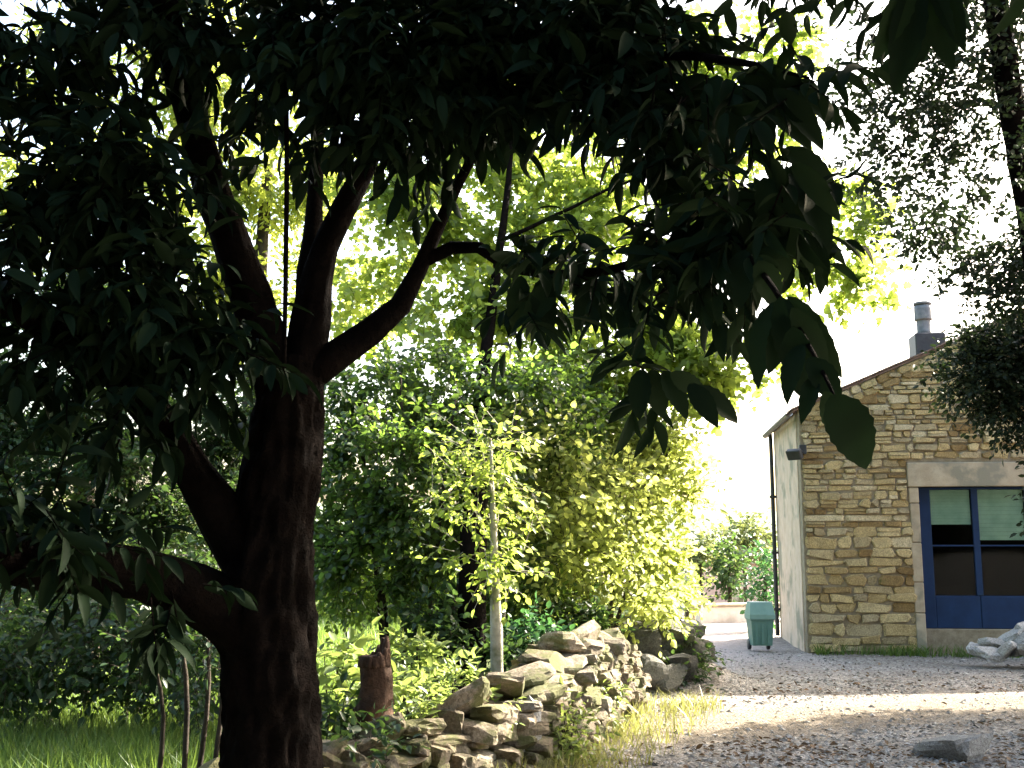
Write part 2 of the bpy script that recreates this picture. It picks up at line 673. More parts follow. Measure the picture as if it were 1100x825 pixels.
# ================================================================== HOUSE
HA = R(6.4)
HC = on_ground(868, 700)                    # near left corner of the gable
HC[2] = 0
HU = np.array([math.cos(HA), -math.sin(HA), 0])     # along the gable, to the right
HV = np.array([math.sin(HA), math.cos(HA), 0])      # into the depth
HZ = np.array([0, 0, 1.])


def gable(px, py):
    d = ray(px, py)
    t = ((HC - CAM) @ HV) / (d @ HV)
    p = CAM + d * t - HC
    return float(p @ HU), float(p[2])


EAVE = gable(868, 440)[1]
uA, wA = gable(1030, 366)
SLOPE = (wA - EAVE) / uA
HW, HD = 8.6, 3.5
APEX = EAVE + SLOPE * HW / 2
d_l, d_top = gable(986, 523)
_, lint_top = gable(1000, 497)
d_r = d_l + 3.3
lint_l = gable(974, 510)[0]
verge = lambda u: EAVE + SLOPE * min(u, HW - u)

house = thing('stone_house', HC, 'stone gabled outbuilding with a wide blue glazed door behind the gravel yard', 'house')


def stone_mat(name, cols, moss=.62):
    m, t, out = new_mat(name)
    oc = obj_coord(t)
    tn = attr(t)
    c = ramp(t, tn, [(i / (len(cols) - 1), x) for i, x in enumerate(cols)])
    n1 = noise(t, oc, 7, 6, .7)
    n2 = noise(t, oc, 45, 5, .75)
    c = mix(t, .55, c, ramp(t, n1, [(.3, (.55, .52, .48)), (.7, (1.15, 1.12, 1.05))]), 'MULTIPLY')
    c = mix(t, .8, c, ramp(t, n2, [(.34, (.36, .34, .31)), (.64, (1.3, 1.3, 1.28))]), 'MULTIPLY')
    li = noise(t, oc, 3.1, 5, .75)
    c = mix(t, ramp(t, li, [(moss, (0, 0, 0)), (moss + .1, (.75, .75, .75))]), c, (.085, .095, .03))
    t.links.new(principled(t, c, .92, .15, n2, .015), out.inputs[0])
    return m


M['rubble'] = stone_mat('rubble_stone', [(.25, .165, .075), (.46, .35, .18), (.60, .48, .27), (.36, .29, .18), (.66, .56, .38)])
M['mortar'] = simple_mat('lime_mortar', (.20, .16, .11), (.34, .285, .205), 8, .95, .1, .01, 60)
M['ashlar'] = simple_mat('dressed_stone', (.32, .26, .185), (.45, .375, .275), 5, .9, .15, .006, 50, use_tint=.25, c3=(.24, .22, .17))
M['render_wall'] = simple_mat('pink_render', (.50, .375, .275), (.63, .50, .385), 4, .92, .1, .006, 40, c3=(.30, .27, .20))
M['slate'] = simple_mat('roof_tile', (.17, .11, .09), (.28, .19, .155), 5, .9, .15, .01, 20, use_tint=.5)
M['blue'] = simple_mat('blue_paint', (.006, .020, .062), (.010, .032, .092), 3, .65, .2, .002, 60, use_tint=.2)
M['dark_metal'] = simple_mat('dark_metal', (.02, .02, .022), (.04, .04, .042), 9, .5, .4, .001, 60)
M['grey_metal'] = simple_mat('galvanised_steel', (.10, .105, .11), (.20, .205, .215), 9, .7, .3, .001, 60)
M['black'] = simple_mat('dark_interior', (.002, .002, .002), (.004, .004, .004), 3, .9, .1, .001, 20)
M['blind'] = simple_mat('pale_blind', (.34, .44, .36), (.46, .55, .45), 5, .8, .2, .002, 30)


def quad_stone(mb, u0, u1, w0, w1, depth, rng, tint, org=None, U=HU, V=HV, jit=.018, Z=HZ):
    """an irregular stone with chopped corners, its face proud of the wall plane (towards -V)"""
    org = HC if org is None else org
    c = min(u1 - u0, w1 - w0) * rng.uniform(.14, .34)
    pts = [(u0 + c, w0), (u1 - c, w0), (u1, w0 + c), (u1, w1 - c), (u1 - c, w1), (u0 + c, w1), (u0, w1 - c), (u0, w0 + c)]
    pts = np.array(pts) + rng.normal(size=(8, 2)) * jit * min(1, (w1 - w0) / .15)
    cen = pts.mean(0)
    rings = []
    for k, dep in ((1.0, -.05), (1.0, depth * .55), (.86, depth)):
        pp = cen + (pts - cen) * k
        tilt = rng.normal(size=2) * .06
        rings.append([org + U * a + Z * b - V * (dep + (tilt[0] * (a - cen[0]) + tilt[1] * (b - cen[1]) if dep == depth else 0)) for a, b in pp])
    vs = np.array(rings[0] + rings[1] + rings[2])
    fs = []
    for r_ in (0, 1):
        for j in range(8):
            k = (j + 1) % 8
            fs.append((r_ * 8 + j, r_ * 8 + k, r_ * 8 + 8 + k, r_ * 8 + 8 + j))
    fs.append(tuple(range(16, 24)))
    mb.add(vs, fs, 0, tint)


# walls: backing with the door opening left free, then coursed stones on the gable
rng = np.random.default_rng(3)
mb = MB()


def pan(mb, u0, u1, w0, w1, v0, v1, mat=0, tint=.5, bev=0):
    box(mb, HC, HU, HV, HZ, u0, u1, v0, v1, w0, w1, mat, tint, bev)


T_ = .30
# gable backing as prisms with the slope
def gprism(mb, poly, v0, v1, mat=0):
    n = len(poly)
    vs = [HC + HU * u + HZ * w + HV * v0 for u, w in poly] + [HC + HU * u + HZ * w + HV * v1 for u, w in poly]
    fs = [tuple(range(n)), tuple(range(n, 2 * n))[::-1]] + [(i, i + n, (i + 1) % n + n, (i + 1) % n) for i in range(n)]
    mb.add(vs, fs, mat)


gprism(mb, [(0, -.3), (d_l, -.3), (d_l, verge(d_l)), (0, EAVE)], 0, T_)
gprism(mb, [(d_l, d_top), (d_r, d_top), (d_r, verge(d_r)), (HW / 2, APEX), (d_l, verge(d_l))], 0, T_)
gprism(mb, [(d_r, -.3), (HW, -.3), (HW, EAVE), (d_r, verge(d_r))], 0, T_)
gprism(mb, [(0, -.3), (HW, -.3), (HW, EAVE), (HW / 2, APEX), (0, EAVE)], HD - T_, HD)
# gable stones
band0, band1 = gable(900, 560)[1], gable(900, 553)[1]
smb = MB()
w = .0
while w < APEX:
    low = w < 1.75
    h = rng.uniform(.10, .22) if low else rng.uniform(.06, .14)
    if w < band0 < w + h + .04: h = max(.06, band0 - w - .012)
    if band0 - .02 < w < band1:
        # long thin dressed course
        u = 0.02
        while u < lint_l - .05:
            l = rng.uniform(.5, .9)
            quad_stone(smb, u, min(u + l, lint_l - .03), band0, band1 - .01, .03, rng, .9 + .1 * rng.random(), jit=.006)
            u += l + .015
        w = band1 + .01
        continue
    u = .02 + rng.uniform(-.0, .03)
    while u < HW - .05:
        l = rng.uniform(.16, .6) if low else rng.uniform(.10, .40)
        u1 = min(u + l, HW - .02)
        # keep clear of jambs, lintel and door
        if w < lint_top + .015 and w + h > -1:
            ja = lint_l if w + h > d_top - .05 else lint_l + .05
            jb = d_r + (d_l - lint_l)
            if u < ja < u1: u1 = ja - .015
            elif ja - .02 <= u < jb:
                u = jb + .02
                continue
        if u1 - u > .05 and max(w + h - verge((u)), w + h - verge(u1)) < -.02:
            dep = rng.uniform(.012, .07)
            if not low and rng.random() < .18:            # two thin ones instead of one
                quad_stone(smb, u, u1, w, w + h * .48, dep, rng, rng.random(), jit=.008)
                quad_stone(smb, u, u1, w + h * .52, w + h, dep * .8, rng, rng.random(), jit=.008)
            else:
                quad_stone(smb, u, u1, w + rng.uniform(0, .012), w + h, dep, rng, rng.random())
        u = u1 + rng.uniform(.01, .028)
    w += h + rng.uniform(.008, .02)
# a last course of flat stones laid up the two slopes
for sgn, o in ((1, HC), (-1, HC + HU * HW)):
    A = unit(HU * sgn + HZ * SLOPE)
    B = np.cross(A, -HV * sgn)
    B = B if B[2] > 0 else -B
    a = .05
    Ls = HW / 2 * math.sqrt(1 + SLOPE ** 2) - .05
    while a < Ls:
        l = rng.uniform(.18, .5)
        for q0, q1 in ((-.135, -.012), (-.255, -.145)):
            quad_stone(smb, a + rng.uniform(0, .04), min(a + l, Ls), q0, q1, rng.uniform(.02, .045), rng, rng.random(), org=o + HZ * EAVE, U=A, Z=B, jit=.01)
        a += l + .02
# left side wall: pinkish render with a few proud quoins
wl = MB()
box(wl, HC, HU, HV, HZ, -.012, .3, T_, HD - T_, -.3, EAVE - .02)
wl.build('side_wall', [M['render_wall']], house)
wl = MB()
box(wl, HC, HU, HV, HZ, HW - .3, HW + .012, T_, HD - T_, -.3, EAVE - .02)
wall_o = mb.build('wall', [M['mortar']], house)
st_o = smb.build('stonework', [M['rubble']], wall_o)
wl.build('side_wall', [M['render_wall']], house)

# lintel and jambs
mb = MB()
pan(mb, lint_l, d_l + 1.75, d_top, lint_top, -.055, T_ - .01, 0, .6, .012)
pan(mb, d_l + 1.76, d_r + .17, d_top, lint_top - .01, -.05, T_ - .01, 0, .35, .012)
mb.build('lintel', [M['ashlar']], house)
for a, b in ((lint_l + .03, d_l), (d_r, d_r + .15)):
    mb = MB()
    w = -.1
    while w < d_top - .06:
        h = min(rng.uniform(.45, .95), d_top - w)
        pan(mb, a - rng.uniform(0, .05), b, w, w + h - .012, -.035, T_ - .012, 0, rng.random(), .012)
        w += h
    mb.build('jamb', [M['ashlar']], house)

# blue glazed door: frame, mullions, rails, panes, blinds
door = None
mb = MB()
rec = .16                                   # recess of the frame
sill_w = gable(1000, 640)[1]
b_l = gable(1003, 560)[0]
m_a, m_b = gable(1048, 560)[0], gable(1055, 560)[0]
pane_w = m_a - b_l
base_w = gable(1040, 676)[1]
pan(mb, d_l + .002, b_l, base_w, d_top - .002, rec, rec + .07, 0, .5, .008)
tb = MB()
pan(tb, d_l + .004, d_r - .004, -.06, base_w - .004, rec - .03, rec + .16, 0, .3, .012)
tb.build('threshold', [M['mortar']], house)
edges = []
u = b_l
while u < d_r - .3:
    u1 = min(u + pane_w * (1 if not edges else 1.12), d_r - .1)
    edges.append((u, u1))
    u = u1 + (m_b - m_a)
pan(mb, edges[-1][1], d_r - .002, base_w, d_top - .002, rec, rec + .07, 0, .5, .008)
for (a, b), (c, d) in zip(edges[:-1], edges[1:]):
    pan(mb, b, c, sill_w, d_top - .03, rec + .006, rec + .066, 0, .4, .006)
pan(mb, b_l, edges[-1][1], d_top - .035, d_top - .003, rec + .003, rec + .068, 0, .6, .006)
rail = gable(1020, 586)[1]
for a, b in edges:
    pan(mb, a, b, rail - .012, rail + .012, rec + .012, rec + .055, 0, .7)
door = mb.build('door', [M['blue']], house)
mb = MB()
for k, (a, b) in enumerate(edges):
    pan(mb, a - (.0 if k == 0 else (m_b - m_a) * .5) + .003, (b if k == len(edges) - 1 else b + (m_b - m_a) * .5) - .003, base_w, sill_w - .003, rec + .012, rec + .06, 0, .3 + .3 * rng.random(), .01)
mb.build('panel', [M['blue']], door)
g, t, out = new_mat('window_glass')
gl = t.nodes.new('ShaderNodeBsdfGlossy')
gl.inputs['Roughness'].default_value = .03
tp = t.nodes.new('ShaderNodeBsdfTransparent')
tp.inputs[0].default_value = (.82, .88, .86, 1)
fr = t.nodes.new('ShaderNodeFresnel')
fr.inputs[0].default_value = 1.14
mx = t.nodes.new('ShaderNodeMixShader')
t.links.new(fr.outputs[0], mx.inputs[0]); t.links.new(tp.outputs[0], mx.inputs[1]); t.links.new(gl.outputs[0], mx.inputs[2])
t.links.new(mx.outputs[0], out.inputs[0])
M['glass'] = g
bl_l, bl_r = gable(1020, 563)[1], gable(1075, 580)[1]
for k, (a, b) in enumerate(edges):
    mb = MB()
    pan(mb, a + .001, b - .001, sill_w + .001, d_top - .037, rec + .03, rec + .036)
    mb.build('pane', [M['glass']], door)
    mb = MB()
    zb = (bl_l, bl_r, bl_r - .05, bl_l)[k % 4]
    nsl = 12
    hh = (d_top - .04 - zb) / nsl
    for j in range(nsl):
        pan(mb, a + .012, b - .012, zb + j * hh, zb + (j + .97) * hh, rec + .06 + .006 * (j % 2), rec + .074 + .006 * (j % 2))
    mb.build('blind', [M['blind']], door)
mb = MB()                                    # unlit room behind the glazing
for (u0, u1, w0, w1, v0, v1) in ((d_l - .1, d_r + .1, 0, d_top + .1, 2.2, 2.25), (d_l - .15, d_l - .1, 0, d_top + .1, T_ + .02, 2.25), (d_r + .1, d_r + .15, 0, d_top + .1, T_ + .02, 2.25),
                                 (d_l - .15, d_r + .15, d_top + .1, d_top + .15, T_ + .02, 2.25), (d_l - .15, d_r + .15, -.06, -.01, T_ - .1, 2.25)):
    pan(mb, u0, u1, w0, w1, v0, v1)
mb.build('interior', [M['black']], house)

# roof: two tiled slopes with a thick verge course
mb = MB()
ang = math.atan(SLOPE)
for sgn, o in ((1, HC), (-1, HC + HU * HW)):
    A = HU * sgn * math.cos(ang) + HZ * math.sin(ang)          # up the slope
    Nn = -HU * sgn * math.sin(ang) + HZ * math.cos(ang)
    L = HW / 2 / math.cos(ang)
    base = o + HZ * (EAVE)
    box(mb, base, A, HV, Nn, -.10, L + .0, -.055, HD + .05, .0, .03, 0, .3)
    nrow = int(L / .3)
    for r_ in range(nrow):
        x0 = -.12 + r_ * (L + .12) / nrow
        v = -.09
        while v < HD + .06:
            v1 = min(v + rng.uniform(.2, .3), HD + .08)
            dz = rng.uniform(0, .008)
            box(mb, base, A, HV, Nn, x0, min(x0 + .36, L), v, v1 - .006, .034 + dz, .058 + dz, 0, rng.random())
            v = v1
roof = mb.build('roof', [M['slate']], house)
mb = MB()
for j in range(int(HD / .4) + 1):
    tube(mb, [(*(HC + HU * HW / 2 + HZ * (APEX + .05) + HV * (j * .4 - .06)), .10), (*(HC + HU * HW / 2 + HZ * (APEX + .045) + HV * (j * .4 + .34)), .10)], n=2, sides=10, tint=rng.random())
mb.build('ridge_tile', [M['slate']], roof)

# flue on its block
cp = at(996, 370, HC[1] + 1.0)
fz0, fz1, fz2 = at(996, 376, cp[1])[2], at(996, 360, cp[1])[2], at(994, 325, cp[1])[2]
pxm = cp[1] / F_PX
mb = MB()
box(mb, cp * [1, 1, 0], HU, HV, HZ, -16 * pxm, 16 * pxm, -.26, .26, fz0 - .35, fz1, 0, .5, .02)
chim = mb.build('chimney', [M['dark_metal']], house)
mb = MB()
ctr = cp * [1, 1, 0] - HU * 2.5 * pxm
tube(mb, [w4(ctr + HZ * fz1, 7.5 * pxm), w4(ctr + HZ * (fz1 + (fz2 - fz1) * .45), 7.5 * pxm), w4(ctr + HZ * (fz1 + (fz2 - fz1) * .47), 9.3 * pxm), w4(ctr + HZ * (fz2 - .07), 9.3 * pxm)], n=14, sides=16)
tube(mb, [w4(ctr + HZ * (fz2 - .045), 10 * pxm), w4(ctr + HZ * fz2, 9.4 * pxm)], n=2, sides=16)
for a in range(4):
    o = ctr + HU * math.cos(a * 1.571) * 8 * pxm + HV * math.sin(a * 1.571) * 8 * pxm
    tube(mb, [w4(o + HZ * (fz2 - .075), .012), w4(o + HZ * (fz2 - .04), .012)], n=2, sides=6)
mb.build('flue', [M['grey_metal']], chim)

# downpipe and gutter on the far end of the left wall, lamp by the corner
mb = MB()
pp = HC + HV * (HD - .12) - HU * .075
tube(mb, [w4(pp + HZ * .02, .04), w4(pp + HZ * 1.5, .04), w4(pp + HZ * (EAVE - .25), .04), w4(pp + HZ * (EAVE - .1) - HU * .03, .04)], n=20, sides=10)
for w in (.5, 1.6, 2.7):
    box(mb, pp, HU, HV, HZ, -.055, .075, -.055, .055, w, w + .05)
mb.build('downpipe', [M['dark_metal']], house)
mb = MB()
gv = np.linspace(-.05, HD + .05, 12)
ring = []
for v in gv:
    for a in np.linspace(math.pi, 2 * math.pi, 7):
        ring.append(HC + HV * v - HU * .16 + HZ * (EAVE - .06) + HU * .065 * math.cos(a) + HZ * .065 * math.sin(a))
    for a in np.linspace(2 * math.pi, math.pi, 7):
        ring.append(HC + HV * v - HU * .16 + HZ * (EAVE - .06) + HU * .058 * math.cos(a) + HZ * .058 * math.sin(a))
fs = []
for i in range(len(gv) - 1):
    for j in range(14):
        k = (j + 1) % 14
        fs.append((i * 14 + j, i * 14 + k, i * 14 + 14 + k, i * 14 + 14 + j))
mb.add(ring, fs, 0, .5, True)
mb.build('gutter', [M['dark_metal']], house)

ul, wl_ = gable(862, 487)
lo = HC + HU * ul + HZ * wl_
lamp = thing('wall_lamp', lo - HV * .02, 'small dark floodlight lamp fixed to the corner of the stone house', 'lamp')
mb = MB()
lo = HC + HZ * wl_ + HU * .04 - HV * .02
box(mb, lo, HU, HV, HZ, -.06, .06, -.06, .06, -.02, .14, 0, .5, .01)
tube(mb, [w4(lo - HV * .05, .02), w4(lo - HV * .16 + HZ * .03 - HU * .06, .018), w4(lo - HV * .2 - HU * .1, .018)], n=8, sides=6)
mb.build('bracket', [M['dark_metal']], lamp)
mb = MB()
t_ = unit(-HV * .7 - HU * .5 - HZ * .5)
s_ = unit(np.cross(t_, HZ)); u_ = np.cross(s_, t_)
box(mb, lo - HV * .22 - HU * .16 - HZ * .03, s_, t_, u_, -.13, .13, -.03, .07, -.09, .09, 0, .5, .015)
mb.build('lamp_head', [M['dark_metal']], lamp)

# ================================================================== DRY STONE WALL AND ROCKS
def cube_sphere(n=3):
    idx, v, f = {}, [], []
    def vid(p):
        k = tuple(np.round(p, 5))
        if k not in idx:
            idx[k] = len(v); v.append(p)
        return idx[k]
    g = np.linspace(-1, 1, n + 1)
    for ax in range(3):
        for sg in (-1, 1):
            for i in range(n):
                for j in range(n):
                    q = []
                    for a, b in ((i, j), (i + 1, j), (i + 1, j + 1), (i, j + 1)):
                        p = [0, 0, 0]
                        p[ax] = sg; p[(ax + 1) % 3] = g[a]; p[(ax + 2) % 3] = g[b]
                        q.append(vid(np.array(p, float)))
                    f.append(q if sg > 0 else q[::-1])
    return np.array(v), f


CS3 = cube_sphere(6)


def rock(mb, pos, size, rng, rot=None, tint=None, sharp=.55, tilt=.15):
    v, f = CS3
    sph = unit(v)
    p = v * sharp + sph * (1 - sharp) * 1.15
    off = rng.random(3) * 50
    p = p * (1 + .42 * (fbm(sph + off, 1.4, 3) - .5)[:, None] * 1.4 + .10 * (fbm(sph + off + 9, 5.0, 2) - .5)[:, None])
    # a few flat breaks
    for _ in range(4):
        n_ = unit(rng.normal(size=3))
        d_ = rng.uniform(.7, 1.0)
        ex = np.maximum(p @ n_ - d_, 0)
        p = p - ex[:, None] * n_
    p = p * np.asarray(size) * .5
    a = rng.uniform(0, 6.283) if rot is None else rot
    b, c = rng.normal(size=2) * tilt
    Rz = np.array([[math.cos(a), -math.sin(a), 0], [math.sin(a), math.cos(a), 0], [0, 0, 1]])
    Rx = np.array([[1, 0, 0], [0, math.cos(b), -math.sin(b)], [0, math.sin(b), math.cos(b)]])
    Ry = np.array([[math.cos(c), 0, math.sin(c)], [0, 1, 0], [-math.sin(c), 0, math.cos(c)]])
    p = p @ (Rz @ Rx @ Ry).T + np.asarray(pos)
    mb.add(p, f, 0, rng.random() if tint is None else tint)


M['wall_stone'] = stone_mat('field_stone', [(.11, .09, .065), (.22, .185, .14), (.32, .27, .21), (.16, .13, .09), (.26, .23, .19)], .46)
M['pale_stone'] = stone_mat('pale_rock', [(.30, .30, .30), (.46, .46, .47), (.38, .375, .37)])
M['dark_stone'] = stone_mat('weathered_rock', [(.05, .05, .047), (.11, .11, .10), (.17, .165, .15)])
path = spline([(-1.75, 5.6, 0, .26), (-1.0, 7.0, 0, .36), (-.25, 8.1, 0, .46), (.2, 9.1, 0, .52), (.52, 10.1, 0, .74), (.85, 11.1, 0, .66), (1.05, 11.8, 0, .5)], 200)
seg = np.concatenate([[0], np.cumsum(np.linalg.norm(np.diff(path[:, :2], axis=0), axis=1))])
rng = np.random.default_rng(8)
mb = MB()
LEN = seg[-1]
for lay in range(9):
    s = rng.uniform(0, .15)
    while s < LEN:
        x, y, hgt = [np.interp(s, seg, path[:, k]) for k in (0, 1, 3)]
        dx = np.array([np.interp(s + .05, seg, path[:, 0]) - x, np.interp(s + .05, seg, path[:, 1]) - y])
        dx = dx / (np.linalg.norm(dx) + 1e-6)
        nn = np.array([-dx[1], dx[0]])
        l = rng.choice([rng.uniform(.08, .2), rng.uniform(.16, .44)])
        z = lay * .085 + .03
        hgt = hgt * (.82 + .5 * fbm(np.array([[s * 1.3, 2.2, 0]]), 1.0, 2)[0] * .8)
        if z < hgt:
            batter = .22 - .09 * z / max(hgt, .1)
            for side in (-1, 1):
                jx = rng.normal() * .035
                pos = np.array([x, y]) + nn * side * (batter + jx) + dx * l * .5
                rock(mb, (pos[0], pos[1], gz(x, y) + z + rng.normal() * .012), (l * 1.05, rng.uniform(.22, .34), rng.uniform(.085, .15)), rng, math.atan2(dx[1], dx[0]) + rng.normal() * .16, tilt=.09, sharp=.65)
            if z + .085 >= hgt:
                rock(mb, (x, y, gz(x, y) + z + .06), (l * 1.1, rng.uniform(.3, .5), rng.uniform(.09, .2)), rng, math.atan2(dx[1], dx[0]) + rng.normal() * .5, tilt=.3, sharp=.5)
        s += l * .98
dsw = tag(mb.build('dry_stone_wall', [M['wall_stone']]), 'low dry stone wall of pale field stones winding past the big dark tree', 'wall')

M['gravel_rock'] = stone_mat('yard_rock', [(.14, .135, .13), (.26, .255, .25)])
# rocks fallen from the wall's near and far ends, and standing stone
def single_rock(name, pos, size, rng_, mat, label, cat='rock', group=None, rot=None, sharp=.5, tilt=.15):
    mb = MB()
    rock(mb, (0, 0, 0), size, rng_, rot, sharp=sharp, tilt=tilt)
    o = mb.build(name, [mat])
    o.location = [float(c) for c in pos]
    return tag(o, label, cat, group)


p0 = on_ground(570, 812); p0 = at(570, 800, 8.35)
single_rock('standing_stone', (p0[0], 8.3, gz(p0[0], 8.3) + .20), (.16, .14, .62), rng, M['pale_stone'], 'pale narrow upright stone set against the end of the low wall', 'stone', rot=.3, sharp=.75, tilt=.05)

heap = [(690, 684, 13.2, .5, .4, .4), (700, 700, 12.9, .45, .4, .4), (718, 704, 12.7, .4, .4, .3), (682, 712, 12.4, .5, .4, .36), (704, 716, 12.4, .4, .36, .3), (660, 702, 12.6, .5, .4, .4), (725, 690, 13.6, .5, .4, .4), (712, 690, 13.3, .6, .5, .45), (735, 700, 13.2, .5, .45, .4), (752, 716, 13.0, .4, .34, .25), (728, 725, 12.3, .45, .4, .3), (676, 700, 12.6, .75, .6, .62), (702, 694, 13.0, .66, .6, .55), (655, 720, 12.1, .6, .5, .45), (722, 712, 12.8, .6, .5, .38), (690, 722, 12.2, .66, .5, .42), (742, 722, 12.7, .42, .4, .26), (715, 733, 12.1, .5, .42, .28)]
for px, py, Y, sx, sy, sz in heap:
    Y += .85
    sx, sy, sz = sx * 1.2, sy * 1.2, sz * 1.2
    p = at(px, py, Y)
    sx, sy, sz = sx * .85, sy * .8, sz * .8
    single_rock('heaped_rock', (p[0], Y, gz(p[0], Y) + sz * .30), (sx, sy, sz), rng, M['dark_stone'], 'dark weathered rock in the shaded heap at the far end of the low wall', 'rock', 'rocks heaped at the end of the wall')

pale = [(1052, 697, 16.6, .34, .3, .16), (1070, 690, 16.6, .40, .34, .2), (1088, 683, 16.6, .42, .36, .24), (1102, 675, 16.6, .44, .36, .28), (1064, 699, 16.3, .36, .3, .14), (1082, 695, 16.3, .4, .3, .2), (1098, 688, 16.35, .44, .4, .24), (1116, 690, 16.4, .5, .4, .22), (1112, 697, 16.1, .5, .4, .2)]
for px, py, Y, sx, sy, sz in pale:
    p = at(px, py, Y)
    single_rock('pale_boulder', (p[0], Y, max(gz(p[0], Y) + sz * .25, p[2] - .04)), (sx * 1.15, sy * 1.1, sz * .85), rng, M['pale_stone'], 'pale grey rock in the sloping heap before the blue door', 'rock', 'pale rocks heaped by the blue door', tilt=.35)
p = on_ground(1022, 806)
single_rock('flat_rock', (p[0], p[1], gz(p[0], p[1]) + .03), (.62, .45, .22), rng, M['gravel_rock'], 'flat grey rock lying alone in the leaf litter of the foreground', 'rock', tilt=.2)
# ================================================================== WHEELIE BIN AND LANE
M['bin'] = simple_mat('green_plastic', (.07, .16, .13), (.11, .21, .175), 4, .5, .4, .001, 30)
M['bin_lid'] = simple_mat('light_green_plastic', (.14, .25, .215), (.19, .31, .27), 4, .5, .4, .001, 30)
bpos = at(817, 690, 18.9); bpos[2] = 0
wbin = thing('wheelie_bin', bpos, 'green plastic wheelie bin standing by the corner of the stone house', 'bin')
mb = MB()
hw = 12.5 * 18.9 / F_PX
def taper(mb, z0, z1, a0, b0, a1, b1, mat=0):
    vs = [bpos + [sx * a, sy * b, z] for z, a, b in ((z0, a0, b0), (z1, a1, b1)) for sx, sy in ((-1, -1), (1, -1), (1, 1), (-1, 1))]
    mb.add(vs, BOXF, mat)
taper(mb, .09, .50, hw * .80, hw * .85, hw * .94, hw * .98)
taper(mb, .50, .52, hw * 1.0, hw * 1.04, hw * 1.0, hw * 1.04)
for sx in (-1, 0, 1):
    box(mb, bpos, np.array([1., 0, 0]), np.array([0, 1., 0]), HZ, sx * hw * .5 - .02, sx * hw * .5 + .02, -hw * .97, -hw * .8, .12, .48)
mb.build('body', [M['bin']], wbin)
mb = MB()
taper(mb, .523, .60, hw * 1.06, hw * 1.1, hw * 1.06, hw * 1.1)
taper(mb, .60, .80, hw * 1.04, hw * 1.08, hw * .9, hw * .7)
mb.build('lid', [M['bin_lid']], wbin)
mb = MB()
tube(mb, [w4(bpos + [-hw * .7, hw * 1.1, .60], .014), w4(bpos + [-hw * .7, hw * 1.3, .62], .014), w4(bpos + [hw * .7, hw * 1.3, .62], .014), w4(bpos + [hw * .7, hw * 1.1, .60], .014)], n=16, sides=6)
mb.build('handle', [M['bin']], wbin)
for sx in (-1, 1):
    mb = MB()
    tube(mb, [w4(bpos + [sx * hw * .7, hw * .75, .09], .09), w4(bpos + [sx * hw * .9, hw * .75, .09], .09)], n=2, sides=18)
    mb.build('wheel', [M['dark_metal']], wbin)

# low wall across the lane, pillar, pink walls beyond
def wall_px(mb, pxl, pxr, pyt, Yl, Yr, thick, zb=-.2, tint=.5):
    a, b = at(pxl, pyt, Yl), at(pxr, pyt, Yr)
    ax = b - a; ax[2] = 0
    L = np.linalg.norm(ax); ax /= L
    ay = np.array([-ax[1], ax[0], 0])
    o = a * [1, 1, 0]
    box(mb, o, ax, ay, HZ, 0, L, 0, thick, zb, a[2], 0, tint, .02)
    return o, ax, ay, L, a[2]


M['white_wall'] = simple_mat('pale_lime_wash', (.55, .50, .47), (.68, .63, .60), 2.5, .9, .1, .005, 20, c3=(.45, .40, .36))
M['pink_wall'] = simple_mat('pink_lime_wash', (.42, .31, .28), (.55, .43, .40), 1.5, .9, .1, .005, 20, c3=(.40, .34, .30))
lw = thing('low_wall', at(780, 660, 27) * [1, 1, 0], 'low white wall closing the sunny lane left of the house', 'wall')
mb = MB()
wall_px(mb, 752, 860, 652, 26.5, 27.5, .3)
mb.build('wall_body', [M['white_wall']], lw)
mb = MB()
a, b = at(750, 650.5, 26.45), at(862, 650.5, 27.5)
ax = unit((b - a) * [1, 1, 0]); ay = np.array([-ax[1], ax[0], 0])
box(mb, a * [1, 1, 0], ax, ay, HZ, 0, np.linalg.norm((b - a)[:2]), -.05, .36, at(752, 652, 26.5)[2] + .003, at(752, 652, 26.5)[2] + .07, 0, .4, .02)
mb.build('coping', [M['ashlar']], lw)
gp = thing('gate_pillar', at(741, 655, 26) * [1, 1, 0], 'squat grey gate pillar at the left end of the white wall', 'pillar')
mb = MB()
o = at(741, 655, 26) * [1, 1, 0]
ex, ey = np.array([1., 0, 0]), np.array([0, 1., 0])
zt = at(741, 644, 26)[2]
box(mb, o, ex, ey, HZ, -.12, .12, -.12, .12, -.1, zt, 0, .3, .02)
mb.build('shaft', [M['ashlar']], gp)
mb = MB()
box(mb, o, ex, ey, HZ, -.15, .15, -.15, .15, zt + .002, zt + .08, 0, .2, .02)
mb.build('cap', [M['ashlar']], gp)

pk = thing('garden_shed', at(800, 640, 33) * [1, 1, 0], 'far pale pink flat roofed shed between the bushes at the lane end', 'shed')
mb = MB()
o, ax, ay, L, zt = wall_px(mb, 742, 846, 607, 33, 34, 3.0)
mb.build('wall', [M['pink_wall']], pk)
mb = MB()
box(mb, o, ax, ay, HZ, -.15, L + .15, -.15, 3.15, zt + .003, zt + .10, 0, .6, .02)
mb.build('roof', [M['slate']], pk)
mb = MB()
box(mb, o, ax, ay, HZ, L * .36, L * .52, -.02, .04, .0, zt - .35, 0, .3, .01)
mb.build('door', [M['bark_pale']], pk)

pole_b = at(775, 560, 60)
pole = thing('utility_pole', pole_b * [1, 1, 0], 'faint utility pole far off above the bushes beyond the lane', 'pole')
mb = MB()
tube(mb, [(pole_b[0], 60, -.5, .07), (pole_b[0], 60, at(775, 518, 60)[2], .05)], n=6, sides=8)
mb.build('shaft', [M['white_wall']], pole)

# ================================================================== TREES
BROAD, STAR, LONG, LONGS = tpl_broad(), tpl_star(), tpl_long(5), tpl_long(13, .05)
AREA = {'broad': .55, 'star': .5, 'long': .62}


